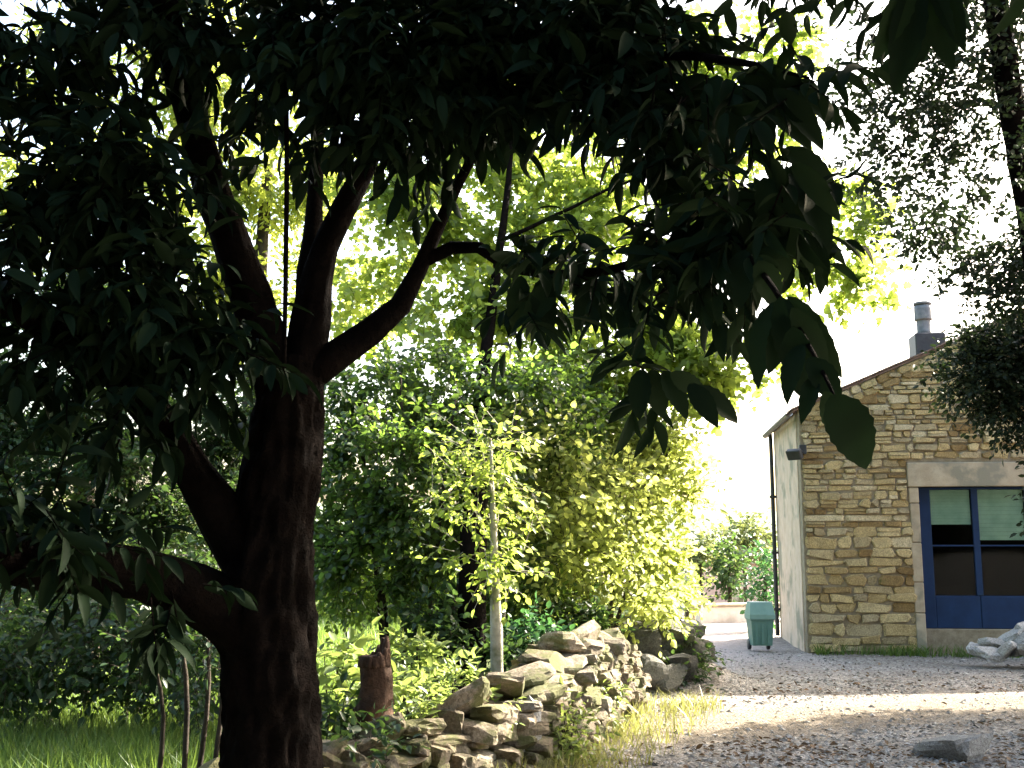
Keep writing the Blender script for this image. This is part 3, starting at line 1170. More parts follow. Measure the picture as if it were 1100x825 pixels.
def tree(name, label, cat, trunk_pts, bark, clumps, leafmat, tpl, L, aspect, seed, K=6, tl=.3, droop=.2, group=None, extra_limbs=(), r0=.05, every=1, sides=10, ridge=.12, leafk=.5, updir=.8, twig_r=.004, dk=2.6, depth_k=.9, sub=0):
    rg = np.random.default_rng(seed)
    base = np.array(trunk_pts[0][:3])
    root = thing(name, base, label, cat, group)
    mb = MB()
    nodes = []
    for pts in [trunk_pts] + list(extra_limbs):
        tube(mb, pts, sides=sides, rough=.12, ridge=ridge, wob=.05)
        nodes += list(spline(pts, 10)[2:])
    C, Rd, D = px_clumps(clumps, depth_k, dk=dk, rk=1.12)
    limbs_to(mb, nodes, C, rg, r0, every=every)
    mb.build('trunk' if cat in ('tree',) else 'stem', [bark], root)
    mb = MB()
    foliage(mb, C, Rd, count_twigs(Rd, D, L * L * aspect * leafk, K), tpl, L, aspect, rg, K, tl, droop, updir, twig_r, sub=sub)
    mb.build('crown' if cat == 'tree' else 'foliage', [leafmat, bark], root)
    return root


def gp_(px, py_any, Y):
    """trunk foot under pixel column px at depth Y"""
    p = at(px, 600, Y)
    return np.array([p[0], Y, gz(p[0], Y) - .1])


# ---- middle distance: bright maple behind the wall
b = gp_(506, 0, 10.5)
tree('maple_tree', 'tall maple with a dark straight trunk and sunlit yellow green crown behind the wall', 'tree',
     [w4(b, .19), w4(at(506, 700, 10.5), .15), w4(at(508, 610, 10.6), .14), w4(at(511, 500, 11.4), .11), w4(at(522, 380, 13), .08), w4(at(545, 200, 14.5), .045), w4(at(560, 40, 15), .04)],
     M['bark_chestnut'],
     [(415, 190, 14, 50, 45, .9), (490, 175, 15, 60, 45, 1.0), (570, 165, 16, 60, 40, 1.0), (645, 215, 15.5, 70, 45, 1.3), (470, 255, 15, 55, 45, 1.1), (400, 270, 15, 40, 40, .7),
      (525, 325, 14, 60, 32, 1.6), (720, 180, 15, 60, 50, 1.2), (800, 130, 15, 60, 50, .9), (830, 60, 15, 60, 50, .7), (740, 60, 15, 60, 50, 1.0), (640, 60, 15.5, 70, 50, 1.0), (895, 235, 14.5, 40, 35, 1.6), (880, 295, 14.5, 45, 32, 1.7),
      (935, 305, 14.5, 40, 20, 1.3), (620, 335, 14, 70, 40, 1.6), (700, 340, 14, 60, 50, 1.6), (770, 385, 13.5, 48, 40, 1.8), (640, 400, 13.5, 70, 40, 1.8), (570, 260, 15, 70, 45, 1.3), (520, 80, 16, 70, 60, .9), (720, 415, 13.5, 60, 32, 1.8), (480, 340, 13.5, 60, 26, 1.4), (430, 215, 14, 60, 40, 1.2), (390, 330, 14.5, 40, 36, 1.0), (600, 120, 16, 60, 40, .9), (560, 215, 15.5, 60, 30, 1.3), (760, 200, 15, 60, 40, 1.2)],
     M['leaf_maple'], STAR, .13, .95, 21, K=6, tl=.45, droop=.3, r0=.045, dk=3.6, updir=.3, sub=8)

# ---- dark green branch reaching left of the oak, further back
b = gp_(1010, 0, 13.5)
# ---- hazel thicket right behind the big trunk
b = gp_(438, 0, 11.2)
stems = []
for k, (tx, ty) in enumerate(((380, 430), (430, 400), (490, 420), (400, 560), (470, 520), (560, 440))):
    bb = b + [.12 * (k % 3 - 1), .1 * (k // 3), 0]
    stems.append([w4(bb, .04), w4((bb + at(tx, ty, 11.4)) / 2 + [0, 0, .3], .03), w4(at(tx, ty, 11.4), .012)])
tree('hazel_bush', 'tall deep green hazel bush filling the gap right of the big trunk', 'shrub', stems[0], M['bark_dark'],
     [(362, 480, 11.6, 30, 60, 2.0), (358, 580, 11.6, 30, 60, 2.2), (395, 425, 11.5, 50, 40, 2.0), (460, 405, 12, 60, 38, 1.8), (415, 500, 11.2, 60, 55, 2.6), (495, 470, 11.8, 60, 50, 2.4), (385, 590, 11, 45, 55, 2.4), (450, 590, 11.2, 60, 50, 2.4), (560, 415, 12.2, 60, 38, 2.2), (575, 470, 12.2, 50, 30, 2.2), (640, 440, 12.6, 50, 28, 2.0), (560, 640, 11.8, 60, 40, 2.2), (520, 560, 12, 40, 40, 1.8)],
     M['leaf_hazel'], BROAD, .085, .75, 22, K=7, tl=.35, droop=.3, extra_limbs=stems[1:], r0=.018, leafk=.55, dk=2.9, updir=.4, depth_k=.9, sub=9)

# ---- sunlit shrub at the edge of the yard
b = gp_(640, 0, 13.2)
stems = []
for k, (tx, ty) in enumerate(((560, 520), (610, 500), (660, 500), (720, 480), (700, 580), (600, 600))):
    bb = b + [.15 * (k % 3 - 1), .12 * (k // 3), 0]
    stems.append([w4(bb, .035), w4((bb + at(tx, ty, 13.2)) / 2 + [0, 0, .25], .026), w4(at(tx, ty, 13.2), .012)])
tree('sunlit_bush', 'brilliant yellow green bush in full sun beside the lane entrance', 'shrub', stems[0], M['bark_dark'],
     [(540, 490, 11.8, 40, 26, 1.5), (590, 485, 11.9, 46, 26, 1.6), (600, 535, 11.6, 50, 34, 1.6), (648, 515, 12.0, 46, 34, 1.8), (660, 575, 12.0, 44, 36, 1.6), (555, 560, 11.4, 40, 36, 1.2), (608, 600, 11.5, 44, 28, 1.3), (690, 640, 12.2, 26, 22, 1.6), (590, 520, 13, 50, 45, 2.4), (660, 515, 13.3, 60, 50, 2.6), (708, 475, 13.3, 42, 28, 2.6), (716, 530, 13.3, 32, 44, 2.8), (670, 465, 13.3, 46, 24, 2.2), (640, 590, 13, 60, 50, 2.2), (698, 615, 13.3, 32, 40, 2.4), (575, 590, 12.8, 45, 50, 1.8), (610, 655, 13, 50, 26, 1.8), (690, 655, 13.4, 26, 20, 2)],
     M['leaf_shrub'], BROAD, .095, .72, 23, K=7, tl=.4, droop=.2, extra_limbs=stems[1:], r0=.016, leafk=.55, dk=2.3, updir=.25, depth_k=.8, sub=14)

# ---- thin sunlit young tree in front of the hazel
b = gp_(534, 0, 9.4)
tree('young_tree', 'slender young tree with a pale sunlit stem rising behind the low wall', 'tree',
     [w4(b, .07), w4(at(534, 755, 9.4), .062), w4(at(534, 690, 9.4), .056), w4(at(533, 640, 9.4), .046), w4(at(532, 585, 9.45), .034), w4(at(529, 520, 9.5), .02), w4(at(526, 470, 9.6), .01)],
     M['bark_pale'], [(524, 590, 9.4, 42, 24, .8), (545, 612, 9.3, 28, 16, .7), (512, 535, 9.5, 50, 34, 1.0), (524, 480, 9.6, 44, 24, 1.0)], M['leaf_maple'], BROAD, .075, .7, 24, K=6, tl=.28, r0=.012, leafk=.55, ridge=.05)

# ---- trees on the left
b = gp_(250, 0, 17.5)
tree('ash_tree', 'pale leaved tree far behind the big trunk between its forked limbs', 'tree',
     [w4(b, .2), w4(at(262, 560, 17.5), .17), w4(at(275, 350, 17.5), .13), w4(at(290, 150, 17.5), .08), w4(at(300, 20, 17.5), .03)], M['bark_dark'],
     [(215, 110, 17, 60, 45, 1.1), (285, 90, 18, 60, 50, .8), (270, 190, 17, 55, 60, 1.1), (330, 160, 17, 40, 60, .8), (290, 290, 17.5, 60, 50, 1.1), (180, 230, 17, 50, 50, .7), (120, 150, 17, 60, 50, .7), (60, 90, 17, 70, 60, .6), (230, 330, 17, 45, 40, 1.5), (150, 320, 17, 50, 40, .8), (360, 240, 18, 40, 50, .8), (380, 330, 18, 40, 30, .9), (40, 220, 18, 70, 60, .7), (220, 30, 18, 90, 40, .8)],
     M['leaf_ash'], BROAD, .13, .62, 25, K=6, tl=.5, droop=.3, r0=.035, leafk=.55, dk=4.0, updir=.3, sub=7)
b = gp_(90, 0, 14)
tree('holly_tree', 'dense dark tree filling the left edge beyond the big trunk', 'tree',
     [w4(b, .2), w4(at(95, 650, 14), .17), w4(at(90, 500, 14), .12), w4(at(85, 350, 14), .07)], M['bark_dark'],
     [(60, 350, 14, 70, 45, 1.5), (30, 440, 13.5, 60, 50, 1.8), (110, 440, 13.5, 50, 45, 1.7), (150, 520, 13, 60, 50, 1.9), (60, 540, 13, 60, 50, 1.9), (210, 440, 14, 45, 50, 1.6), (215, 560, 13.5, 45, 45, 1.6), (140, 390, 14, 60, 40, 1.3), (-40, 500, 13.5, 60, 90, 1.8), (250, 480, 14.5, 45, 60, 1.4), (290, 420, 14.5, 40, 50, 1.4)],
     M['leaf_hedge'], BROAD, .10, .62, 26, K=7, tl=.4, droop=.2, r0=.03, leafk=.55, dk=3.8, sub=8)
b = gp_(105, 0, 11.5)
stems = []
for k, (tx, ty) in enumerate(((40, 680), (90, 660), (150, 660), (200, 660), (60, 640), (180, 690))):
    bb = b + [.35 * (k % 3 - 1), .12 * (k // 3), 0]
    stems.append([w4(bb, .03), w4((bb + at(tx, ty, 11.5)) / 2 + [0, 0, .1], .022), w4(at(tx, ty, 11.5), .01)])
tree('elder_bush', 'dark elder bush overhanging the bright grass at the lower left', 'shrub', stems[0], M['bark_dark'],
     [(40, 670, 11.2, 70, 40, 1.7), (110, 660, 11.4, 60, 38, 1.7), (180, 670, 11.2, 55, 40, 1.7), (215, 700, 11.2, 30, 50, 1.3), (10, 720, 11.2, 40, 50, 1.5), (70, 620, 12, 60, 35, 1.4), (170, 620, 12, 60, 35, 1.4), (130, 715, 11.4, 45, 20, .9), (25, 745, 10.6, 34, 22, .9), (120, 738, 10.8, 44, 18, .7), (190, 745, 10.8, 30, 26, 1.4), (60, 715, 10.2, 60, 26, 1.5), (150, 712, 10.2, 50, 26, 1.6), (215, 730, 9.8, 24, 46, 1.6), (-20, 700, 9.8, 40, 70, 1.8), (100, 680, 10.4, 70, 30, 1.6)],
     M['leaf_hedge'], BROAD, .10, .6, 27, K=7, tl=.35, droop=.3, extra_limbs=stems[1:], r0=.014, leafk=.55)

# ---- bushes beyond the lane and along the far side of the meadow
far = [(752, 588, 29, 24, 20, 1.6, 'leaf_far', 'sunbleached bush standing left of the utility pole above the white wall'),
       (800, 580, 31, 34, 24, 1.6, 'leaf_far', 'wide sunbleached bush over the pink shed roof beside the stone house'),
       (784, 604, 27.9, 13, 26, 2.0, 'leaf_hedge', 'narrow dull green bush in the middle of the lane end before the pink shed'),
       (738, 632, 25.4, 15, 12, 1.8, 'leaf_maple', 'small round bush behind the grey gate pillar'),
       (822, 618, 23.5, 9, 30, 2.4, 'leaf_ivy', 'dark green climbing shrub behind the wheelie bin by the downpipe'),
       (30, 700, 27, 70, 50, 1.6, 'leaf_far', 'pale far bush beyond the grass at the left edge'),
       (130, 690, 29, 70, 60, 1.6, 'leaf_far', 'pale far bush behind the elder in the sunny meadow'),
       (225, 700, 28, 60, 55, 1.6, 'leaf_far', 'pale far bush seen just left of the big trunk'),
       (60, 590, 34, 90, 50, 1.4, 'leaf_far', 'tall pale far bush behind the holly tree'),
       (200, 580, 36, 90, 60, 1.4, 'leaf_far', 'tall pale far bush glimpsed past the left limb of the big tree'),
       (420, 620, 26, 90, 60, 1.6, 'leaf_maple', 'broad bush in shade far behind the hazel'),
       (560, 600, 26, 80, 60, 1.8, 'leaf_maple', 'broad bush far behind the sunlit bush')]
for i, (px, py, Y, rx, ry, den, mt, lab) in enumerate(far):
    bb = gp_(px, 0, Y)
    s = Y / F_PX
    cl = [(px - rx * .45, py + ry * .15, Y, rx * .6, ry * .75, den), (px + rx * .45, py + ry * .1, Y + .3, rx * .6, ry * .7, den), (px, py - ry * .2, Y + .2, rx * .65, ry * .8, den),
          (px, py + ry * .8, Y, rx * .8, ry * .6, den)]
    tree('field_bush', lab, 'bush', [w4(bb, .06), w4(at(px, py + ry, Y), .05), w4(at(px, py, Y), .02)], M['bark_dark'], cl, M[mt], BROAD, .16 if Y > 25.5 else .12, .7, 40 + i, K=6, tl=.45, droop=.15,
         group=None, r0=.03, sides=6, leafk=.55, twig_r=0)

# ---- undergrowth by the dry stone wall
plants = [(362, 722, 7.9, 26, 30, 2.0, 'leaf_weed', .13, .6, 'pale broad leaved plant against the right side of the big trunk'),
          (448, 705, 8.9, 34, 22, 1.9, 'leaf_weed', .10, .55, 'yellow green plant between the brown stump and the pale young stem'),
          (486, 742, 8.3, 40, 18, 2.0, 'leaf_weed', .085, .5, 'low yellow green plant spilling over the nearest stones of the wall'),
          (446, 756, 7.8, 30, 18, 2.0, 'leaf_weed', .085, .5, 'tangled yellow green plant in front of the brown stump'),
          (572, 690, 10.4, 34, 26, 2.6, 'leaf_ivy', .085, .8, 'blue green ivy clump behind the low wall right of the young tree'),
          (540, 715, 10.0, 26, 26, 2.0, 'leaf_hedge', .085, .7, 'dark leafy plant directly behind the foot of the young tree'),
          (620, 672, 11.8, 40, 22, 2.4, 'leaf_hedge', .085, .7, 'dark bramble behind the highest stones of the low wall'),
          (690, 674, 14.1, 40, 14, 2.4, 'leaf_hedge', .085, .7, 'dark bramble above the heap of weathered rocks'),
          (345, 780, 7.4, 20, 26, 1.6, 'leaf_hedge', .10, .5, 'dark leafy plant at the foot of the big trunk'),
          (395, 800, 7.0, 30, 18, 1.8, 'leaf_hedge', .08, .55, 'dark low plant creeping over the nearest wall stones beside the big trunk'),
          (520, 765, 8.2, 24, 12, 1.5, 'leaf_weed', .07, .5, 'small yellow plant rooted among the wall stones left of the upright stone'),
          (604, 790, 8.7, 26, 24, 1.8, 'leaf_weed', .08, .45, 'yellow weed growing at the wall foot right of the upright stone'),
          (640, 752, 10.2, 26, 22, 1.6, 'leaf_weed', .075, .45, 'yellow weed climbing the sunlit face of the highest wall part'),
          (742, 708, 13.4, 22, 16, 1.8, 'leaf_hedge', .075, .6, 'dark trailing weed at the right edge of the weathered rock heap'),
          (712, 728, 13.2, 40, 13, 2.4, 'leaf_hedge', .075, .6, 'dark trailing weed in front of the weathered rock heap'),
          (470, 668, 10.4, 40, 26, 2.2, 'leaf_hedge', .10, .6, 'shaded leafy plant below the hazel, left of the dark trunk')]
for i, (px, py, Y, rx, ry, den, mt, L, asp, lab) in enumerate(plants):
    bb = gp_(px, 0, Y)
    cl = [(px, py, Y, rx, ry, den), (px + rx * .3, py + ry * .7, Y - .1, rx * .7, ry * .6, den * .8)]
    ex_ = [[w4(bb + [dx, dy, 0], .012), w4((bb + at(px + rx * ux, py, Y)) / 2, .010), w4(at(px + rx * ux, py - ry * .6, Y), .004)] for dx, dy, ux in ((.06, .03, .5), (-.07, .02, -.5), (.02, -.05, .1))]
    tree('leafy_plant', lab, 'plant', [w4(bb, .014), w4(at(px, py + ry * .5, Y), .010), w4(at(px, py - ry * .5, Y), .004)], M['bark_dark'], cl, M[mt], BROAD, L, asp, 60 + i, K=6, tl=.18, droop=.1, r0=.006, sides=6, leafk=.55, extra_limbs=ex_, twig_r=.0025)

# brown stump with a ragged top
b = gp_(398, 0, 7.5)
st = thing('tree_stump', b, 'tall broken reddish brown stump behind the near end of the low wall', 'stump')
mb = MB()
tube(mb, [w4(b, .19), w4(at(400, 775, 7.5), .142), w4(at(403, 735, 7.5), .124), w4(at(402, 704, 7.5), .11)], sides=22, rough=.2, ridge=.25, n=16)
mb.build('trunk', [M['bark_brown']], st)
mb = MB()
rg = np.random.default_rng(4)
for k in range(14):
    a = k * .449
    o = at(402, 706, 7.5) + np.array([math.cos(a) * .08, math.sin(a) * .085, -.06])
    hh = .05 + .12 * max(0, math.cos(a - .4)) * rg.uniform(.5, 1.2)
    tube(mb, [w4(o, .034), w4(o + [0, 0, hh * .6], .030), w4(o + [rg.normal() * .01, rg.normal() * .01, hh + .02], .012)], n=5, sides=6, rough=.3)
mb.build('splinter', [M['bark_brown']], st)

# saplings left of the trunk
for i, (x0, x1, yt, Y) in enumerate(((205, 186, 640, 7.4), (214, 222, 650, 7.6), (178, 160, 690, 7.8), (226, 238, 690, 7.2))):
    b = gp_(x0, 0, Y)
    lab = ('tallest bare leaning sapling stem just left of the big trunk', 'upright thin sapling stem close beside the big trunk', 'outermost short sapling stem above the bright grass', 'short sapling stem almost touching the big trunk')[i]
    tree('sapling', lab, 'sapling', [w4(b, .022), w4(at((x0 + x1) / 2 + 5, (850 + yt) / 2, Y), .017), w4(at(x1, yt, Y), .008)], M['bark_dark'],
         [(x1, yt, Y, 22, 16, .7), (x1 + 6, yt + 30, Y, 18, 14, .5)], M['leaf_hedge'], BROAD, .07, .6, 80 + i, K=5, tl=.2, r0=.006, sides=7, leafk=.55, group=None)

# ---- small leaved oak at the right edge
b = gp_(1175, 0, 10)
oak = thing('oak_tree', b, 'dark small leaved oak leaning in at the right edge against the white sky', 'tree')
rg = np.random.default_rng(31)
mb = MB()
main = [w4(b, .20), w4(at(1150, 520, 10), .155), w4(at(1112, 260, 10), .135), w4(at(1084, 100, 10), .125), w4(at(1066, -20, 10), .115), w4(at(1040, -220, 9.8), .09), w4(at(1030, -400, 9.5), .04)]
tube(mb, main, sides=18, rough=.1, ridge=.15, wob=.05, n=40)
ocl = [(930, 110, 10, 40, 50, 1.2), (975, 120, 10, 50, 55, 1.6), (1035, 110, 10, 45, 80, 1.8), (950, 185, 10, 60, 35, 1.0), (1015, 195, 10, 50, 40, 1.0), (1065, 40, 10, 50, 50, .9), (1000, 30, 10, 60, 40, .5), (920, 40, 10.5, 50, 40, .35),
       (1085, 190, 9.6, 40, 60, .5), (1040, 292, 10.5, 40, 28, 1.7), (1090, 300, 10.5, 45, 42, 2.4), (990, 246, 11, 52, 26, 2.2), (1060, 400, 11.6, 52, 44, 3.4), (1092, 440, 11.6, 42, 30, 3.2), (1080, 375, 11.6, 48, 34, 3.2),
       (1200, 300, 11, 110, 110, 3.0), (1205, 490, 10.6, 75, 120, 3.6), (1310, 440, 10.6, 110, 170, 3.4), (1430, 440, 10.6, 120, 160, 3.2), (1188, 400, 12.0, 74, 84, 3.6), (1200, 480, 11.5, 78, 70, 3.6), (1190, 540, 10.4, 66, 60, 3.2), (1240, 330, 12.4, 90, 90, 3.4)]
C, Rd, D = px_clumps(ocl, dk=1.25, rk=1.1)
wcl = [((3.4, 9.0, 8.3), (2.0, 2.0, 1.1), 2.6), ((6.2, 9.5, 7.2), (2.2, 2.2, 1.6), 2.6), ((5.6, 7.4, 7.4), (2.4, 1.8, 1.3), 2.6), ((8.2, 10.5, 5.4), (1.8, 2.0, 1.8), 2.6),
       ((8.0, 14.0, 3.8), (.75, .8, 1.25), 3.6), ((9.4, 14.2, 4.4), (1.1, 1.0, 1.6), 3.6), ((8.5, 14.1, 5.3), (1.0, 1.0, 1.0), 3.4), ((10.8, 14.0, 4.8), (1.1, 1.0, 1.6), 3.4), ((9.6, 13.9, 2.9), (1.1, .8, .8), 3.2), ((10.4, 12.6, 3.2), (1.2, 1.0, 1.6), 3.2)]
limbs_to(mb, list(spline(main, 14)[3:]), C + [np.array(c[0]) for c in wcl], rg, .022)
mb.build('trunk', [M['bark_chestnut']], oak)
mb = MB()
foliage(mb, C, Rd, count_twigs(Rd, D, .066 ** 2 * .55 * .55, 7), BROAD, .074, .6, rg, 7, .26, .2, .4, .003)
foliage(mb, [c[0] for c in wcl], [c[1] for c in wcl], count_twigs([c[1] for c in wcl], [c[2] for c in wcl], .09 ** 2 * .55 * .55, 7), BROAD, .09, .55, rg, 7, .3, .2, .6, .003)
mb.build('crown', [M['leaf_oak'], M['bark_chestnut']], oak)

# ---- the great chestnut in the foreground
YB = 5.5
b = gp_(292, 0, YB)
che = thing('chestnut_tree', b, 'great dark sweet chestnut with forked trunk and long leaves overhanging the scene', 'tree')
rg = np.random.default_rng(51)
mb = MB()
trunk = [w4(b + [0, 0, -.1], .36), w4(b + [0, 0, .25], .29), w4(at(291, 825, YB), .258), w4(at(290, 720, YB), .243), w4(at(287, 620, YB), .238), w4(at(300, 520, YB), .20), w4(at(312, 430, YB), .175), w4(at(318, 385, YB), .13)]
tube(mb, trunk, sides=64, rough=.16, ridge=.26, n=90)
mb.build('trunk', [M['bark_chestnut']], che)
limbs = [
    [w4(at(290, 655, 5.5), .17), w4(at(258, 585, 5.45), .135), w4(at(205, 505, 5.4), .105), w4(at(165, 445, 5.3), .095), w4(at(110, 390, 5.2), .08), w4(at(45, 350, 5.0), .06), w4(at(-60, 300, 4.8), .04)],
    [w4(at(305, 450, 5.5), .13), w4(at(280, 350, 5.45), .115), w4(at(252, 270, 5.4), .105), w4(at(222, 190, 5.4), .095), w4(at(195, 100, 5.3), .08), w4(at(170, -20, 5.2), .065), w4(at(140, -200, 5.0), .04)],
    [w4(at(322, 440, 5.5), .12), w4(at(335, 340, 5.5), .105), w4(at(350, 265, 5.5), .078), w4(at(388, 190, 5.5), .06), w4(at(425, 115, 5.4), .05), w4(at(470, 20, 5.3), .042), w4(at(520, -120, 5.2), .03)],
    [w4(at(325, 410, 5.5), .09), w4(at(375, 372, 5.5), .078), w4(at(425, 335, 5.5), .062), w4(at(455, 280, 5.5), .046), w4(at(485, 215, 5.4), .034), w4(at(520, 150, 5.3), .022)],
    [w4(at(292, 700, 5.5), .21), w4(at(262, 668, 5.45), .19), w4(at(225, 642, 5.35), .15), w4(at(150, 615, 5.1), .125), w4(at(80, 610, 4.9), .125), w4(at(0, 598, 4.6), .115), w4(at(-130, 560, 4.3), .08)],
    [w4(at(325, 400, 5.6), .075), w4(at(333, 300, 5.75), .07), w4(at(338, 230, 5.9), .05), w4(at(342, 120, 6.0), .035), w4(at(350, -40, 6.1), .02)],
    [w4(at(455, 280, 5.5), .04), w4(at(505, 262, 5.4), .034), w4(at(560, 292, 5.2), .028), w4(at(650, 290, 4.8), .024), w4(at(740, 262, 4.4), .02), w4(at(800, 235, 4.1), .014), w4(at(850, 215, 3.9), .006)],
    [w4(at(440, 90, 5.4), .045), w4(at(540, 70, 5.1), .036), w4(at(640, 60, 4.8), .03), w4(at(740, 62, 4.4), .022), w4(at(810, 72, 4.1), .014), w4(at(870, 85, 3.9), .006)],
    [w4(at(770, 240, 4.25), .014), w4(at(815, 285, 3.7), .011), w4(at(845, 330, 3.3), .009), w4(at(872, 380, 2.9), .007), w4(at(893, 425, 2.6), .004)],
    [w4(at(520, -120, 5.2), .03), w4(at(760, -160, 4.2), .02), w4(at(930, -110, 3.4), .012), w4(at(990, -15, 3.0), .006)],
]
limbs += [  # out-of-view limbs reaching back to the clumps added for shade
    [w4(at(195, 100, 5.3), .075), (-1.6, 3.6, 5.0, .065), (-1.5, 1.6, 5.1, .055), (-2.4, -.6, 4.6, .04), (-3.5, -1.6, 4.3, .02)],
    [w4(at(425, 115, 5.4), .05), (.4, 3.6, 5.3, .05), (.6, 1.4, 5.2, .045), (.5, -1.0, 4.5, .03), (.5, -2.4, 4.1, .015)],
    [(.6, 1.4, 5.2, .04), (1.9, .8, 4.9, .03), (3.2, -.2, 4.3, .015)],
]
nodes = []
for L_ in limbs:
    mb = MB()
    r_ = L_[0][3]
    tube(mb, L_, sides=30 if r_ > .07 else 9, rough=.20, ridge=.24, wob=.05)
    mb.build('branch', [M['bark_chestnut']], che)
    nodes += list(spline(L_, 10)[2:])
mb = MB()
tube(mb, [w4(at(305, 400, 5.0), .010), w4(at(307, 280, 5.0), .012), w4(at(308, 150, 5.0), .012), w4(at(306, 20, 5.0), .010), w4(at(300, -120, 5.0), .008)], sides=7, wob=.01)
mb.build('branch', [M['bark_chestnut']], che)

ncl = [(40, 50, 5, 80, 60, 1.5), (170, 20, 5, 90, 50, 1.6), (110, 110, 5, 60, 40, 1.2), (330, 40, 5, 70, 60, 2.2), (430, 50, 5, 80, 70, 3.6), (520, 60, 5, 80, 60, 3.8), (400, 120, 5.2, 50, 40, 2.5), (620, 30, 4.8, 80, 50, 3.2), (690, 60, 4.6, 60, 50, 3), (670, 115, 4.6, 55, 24, 1.6), (725, 110, 4.4, 45, 30, 2.0),
       (800, 100, 4.1, 50, 22, 2.4), (860, 95, 3.9, 24, 16, 1.4), (80, 190, 5, 80, 45, 2.2), (20, 280, 5, 60, 55, 2.2), (150, 200, 4.9, 60, 45, 2.4), (150, 310, 5, 70, 50, 2.6), (225, 380, 5.1, 50, 45, 2.4), (60, 370, 5, 60, 45, 1.9), (110, 440, 5, 50, 30, 1.2),
       (30, 560, 4.6, 70, 40, 1.6), (250, 120, 5.3, 40, 40, .8), (300, 150, 5.2, 30, 50, .45), (110, 585, 4.7, 60, 26, 1.1), (185, 640, 4.9, 44, 24, .9), (450, 150, 5.2, 50, 26, .8), (540, 115, 5.1, 60, 22, 1.2),
       (595, 292, 4.9, 45, 20, 1.5), (665, 288, 4.7, 55, 22, 1.8), (735, 272, 4.4, 45, 28, 2.4), (790, 245, 4.1, 45, 42, 2.8), (835, 225, 3.9, 30, 32, 2.2), (570, 325, 5, 20, 26, 1.2), (700, 405, 4.6, 20, 18, .7), (765, 310, 4.3, 24, 26, 1.6), (695, 165, 4.5, 36, 20, 1.2), (745, 180, 4.3, 36, 26, 1.4), (620, 255, 4.8, 40, 16, .8), (700, 330, 4.5, 36, 18, 1.2)]
C, Rd, D = px_clumps(ncl, dk=4.4, rk=1.08)
mb = MB()
wcl = [((-1.6, 5.6, 6.3), (3.6, 2.6, 1.2), 4.5), ((1.6, 5.0, 5.9), (2.4, 2.4, 1.1), 4.5), ((-4.6, 4.2, 4.9), (2.0, 2.2, 1.6), 4), ((2.6, 2.6, 4.3), (1.6, 1.6, .9), 3.5), ((0, 1.2, 5.2), (3.4, 1.8, 1.2), 4), ((-1.5, 8.0, 7.2), (3.2, 1.4, 1.1), 3.5), ((1.8, 7.0, 6.8), (2.0, 1.6, 1.0), 3.5),
       ((-3.5, -1.0, 4.2), (2.4, 1.8, 2.0), 4), ((0.5, -2.0, 4.0), (2.6, 1.4, 2.2), 4), ((3.4, -.4, 4.0), (1.8, 1.8, 1.8), 4), ((-4.8, 2.2, 3.0), (1.0, 1.8, 1.8), 4),  # unseen clumps added behind and beside the camera to darken the near leaves
       ((-4.5, 5.2, 2.6), (1.1, 2.0, 2.0), 4), ((0, -4.2, 2.8), (5.0, 1.2, 2.6), 4.5), ((-5.2, -1.0, 2.6), (1.2, 2.2, 2.4), 4), ((4.4, -1.4, 2.8), (1.2, 2.2, 2.4), 4), ((3.4, 2.8, 3.4), (1.1, 1.3, 1.2), 4)]  # more unseen foliage added low around the camera to block skylight
limbs_to(mb, nodes, C + [np.array(c[0]) for c in wcl[:3] + wcl[4:7]], rg, .03)
mb.build('twig', [M['bark_chestnut']], che)
mb = MB()
foliage(mb, C, Rd, count_twigs(Rd, D, .165 ** 2 * .32 * .62, 8), LONG, .165, .32, rg, 8, .28, .45, .8, .005)
foliage(mb, [c[0] for c in wcl], [c[1] for c in wcl], count_twigs([c[1] for c in wcl], [c[2] for c in wcl], .2 ** 2 * .32 * .62, 8), LONG, .20, .32, rg, 8, .45, .4, .8, .005)
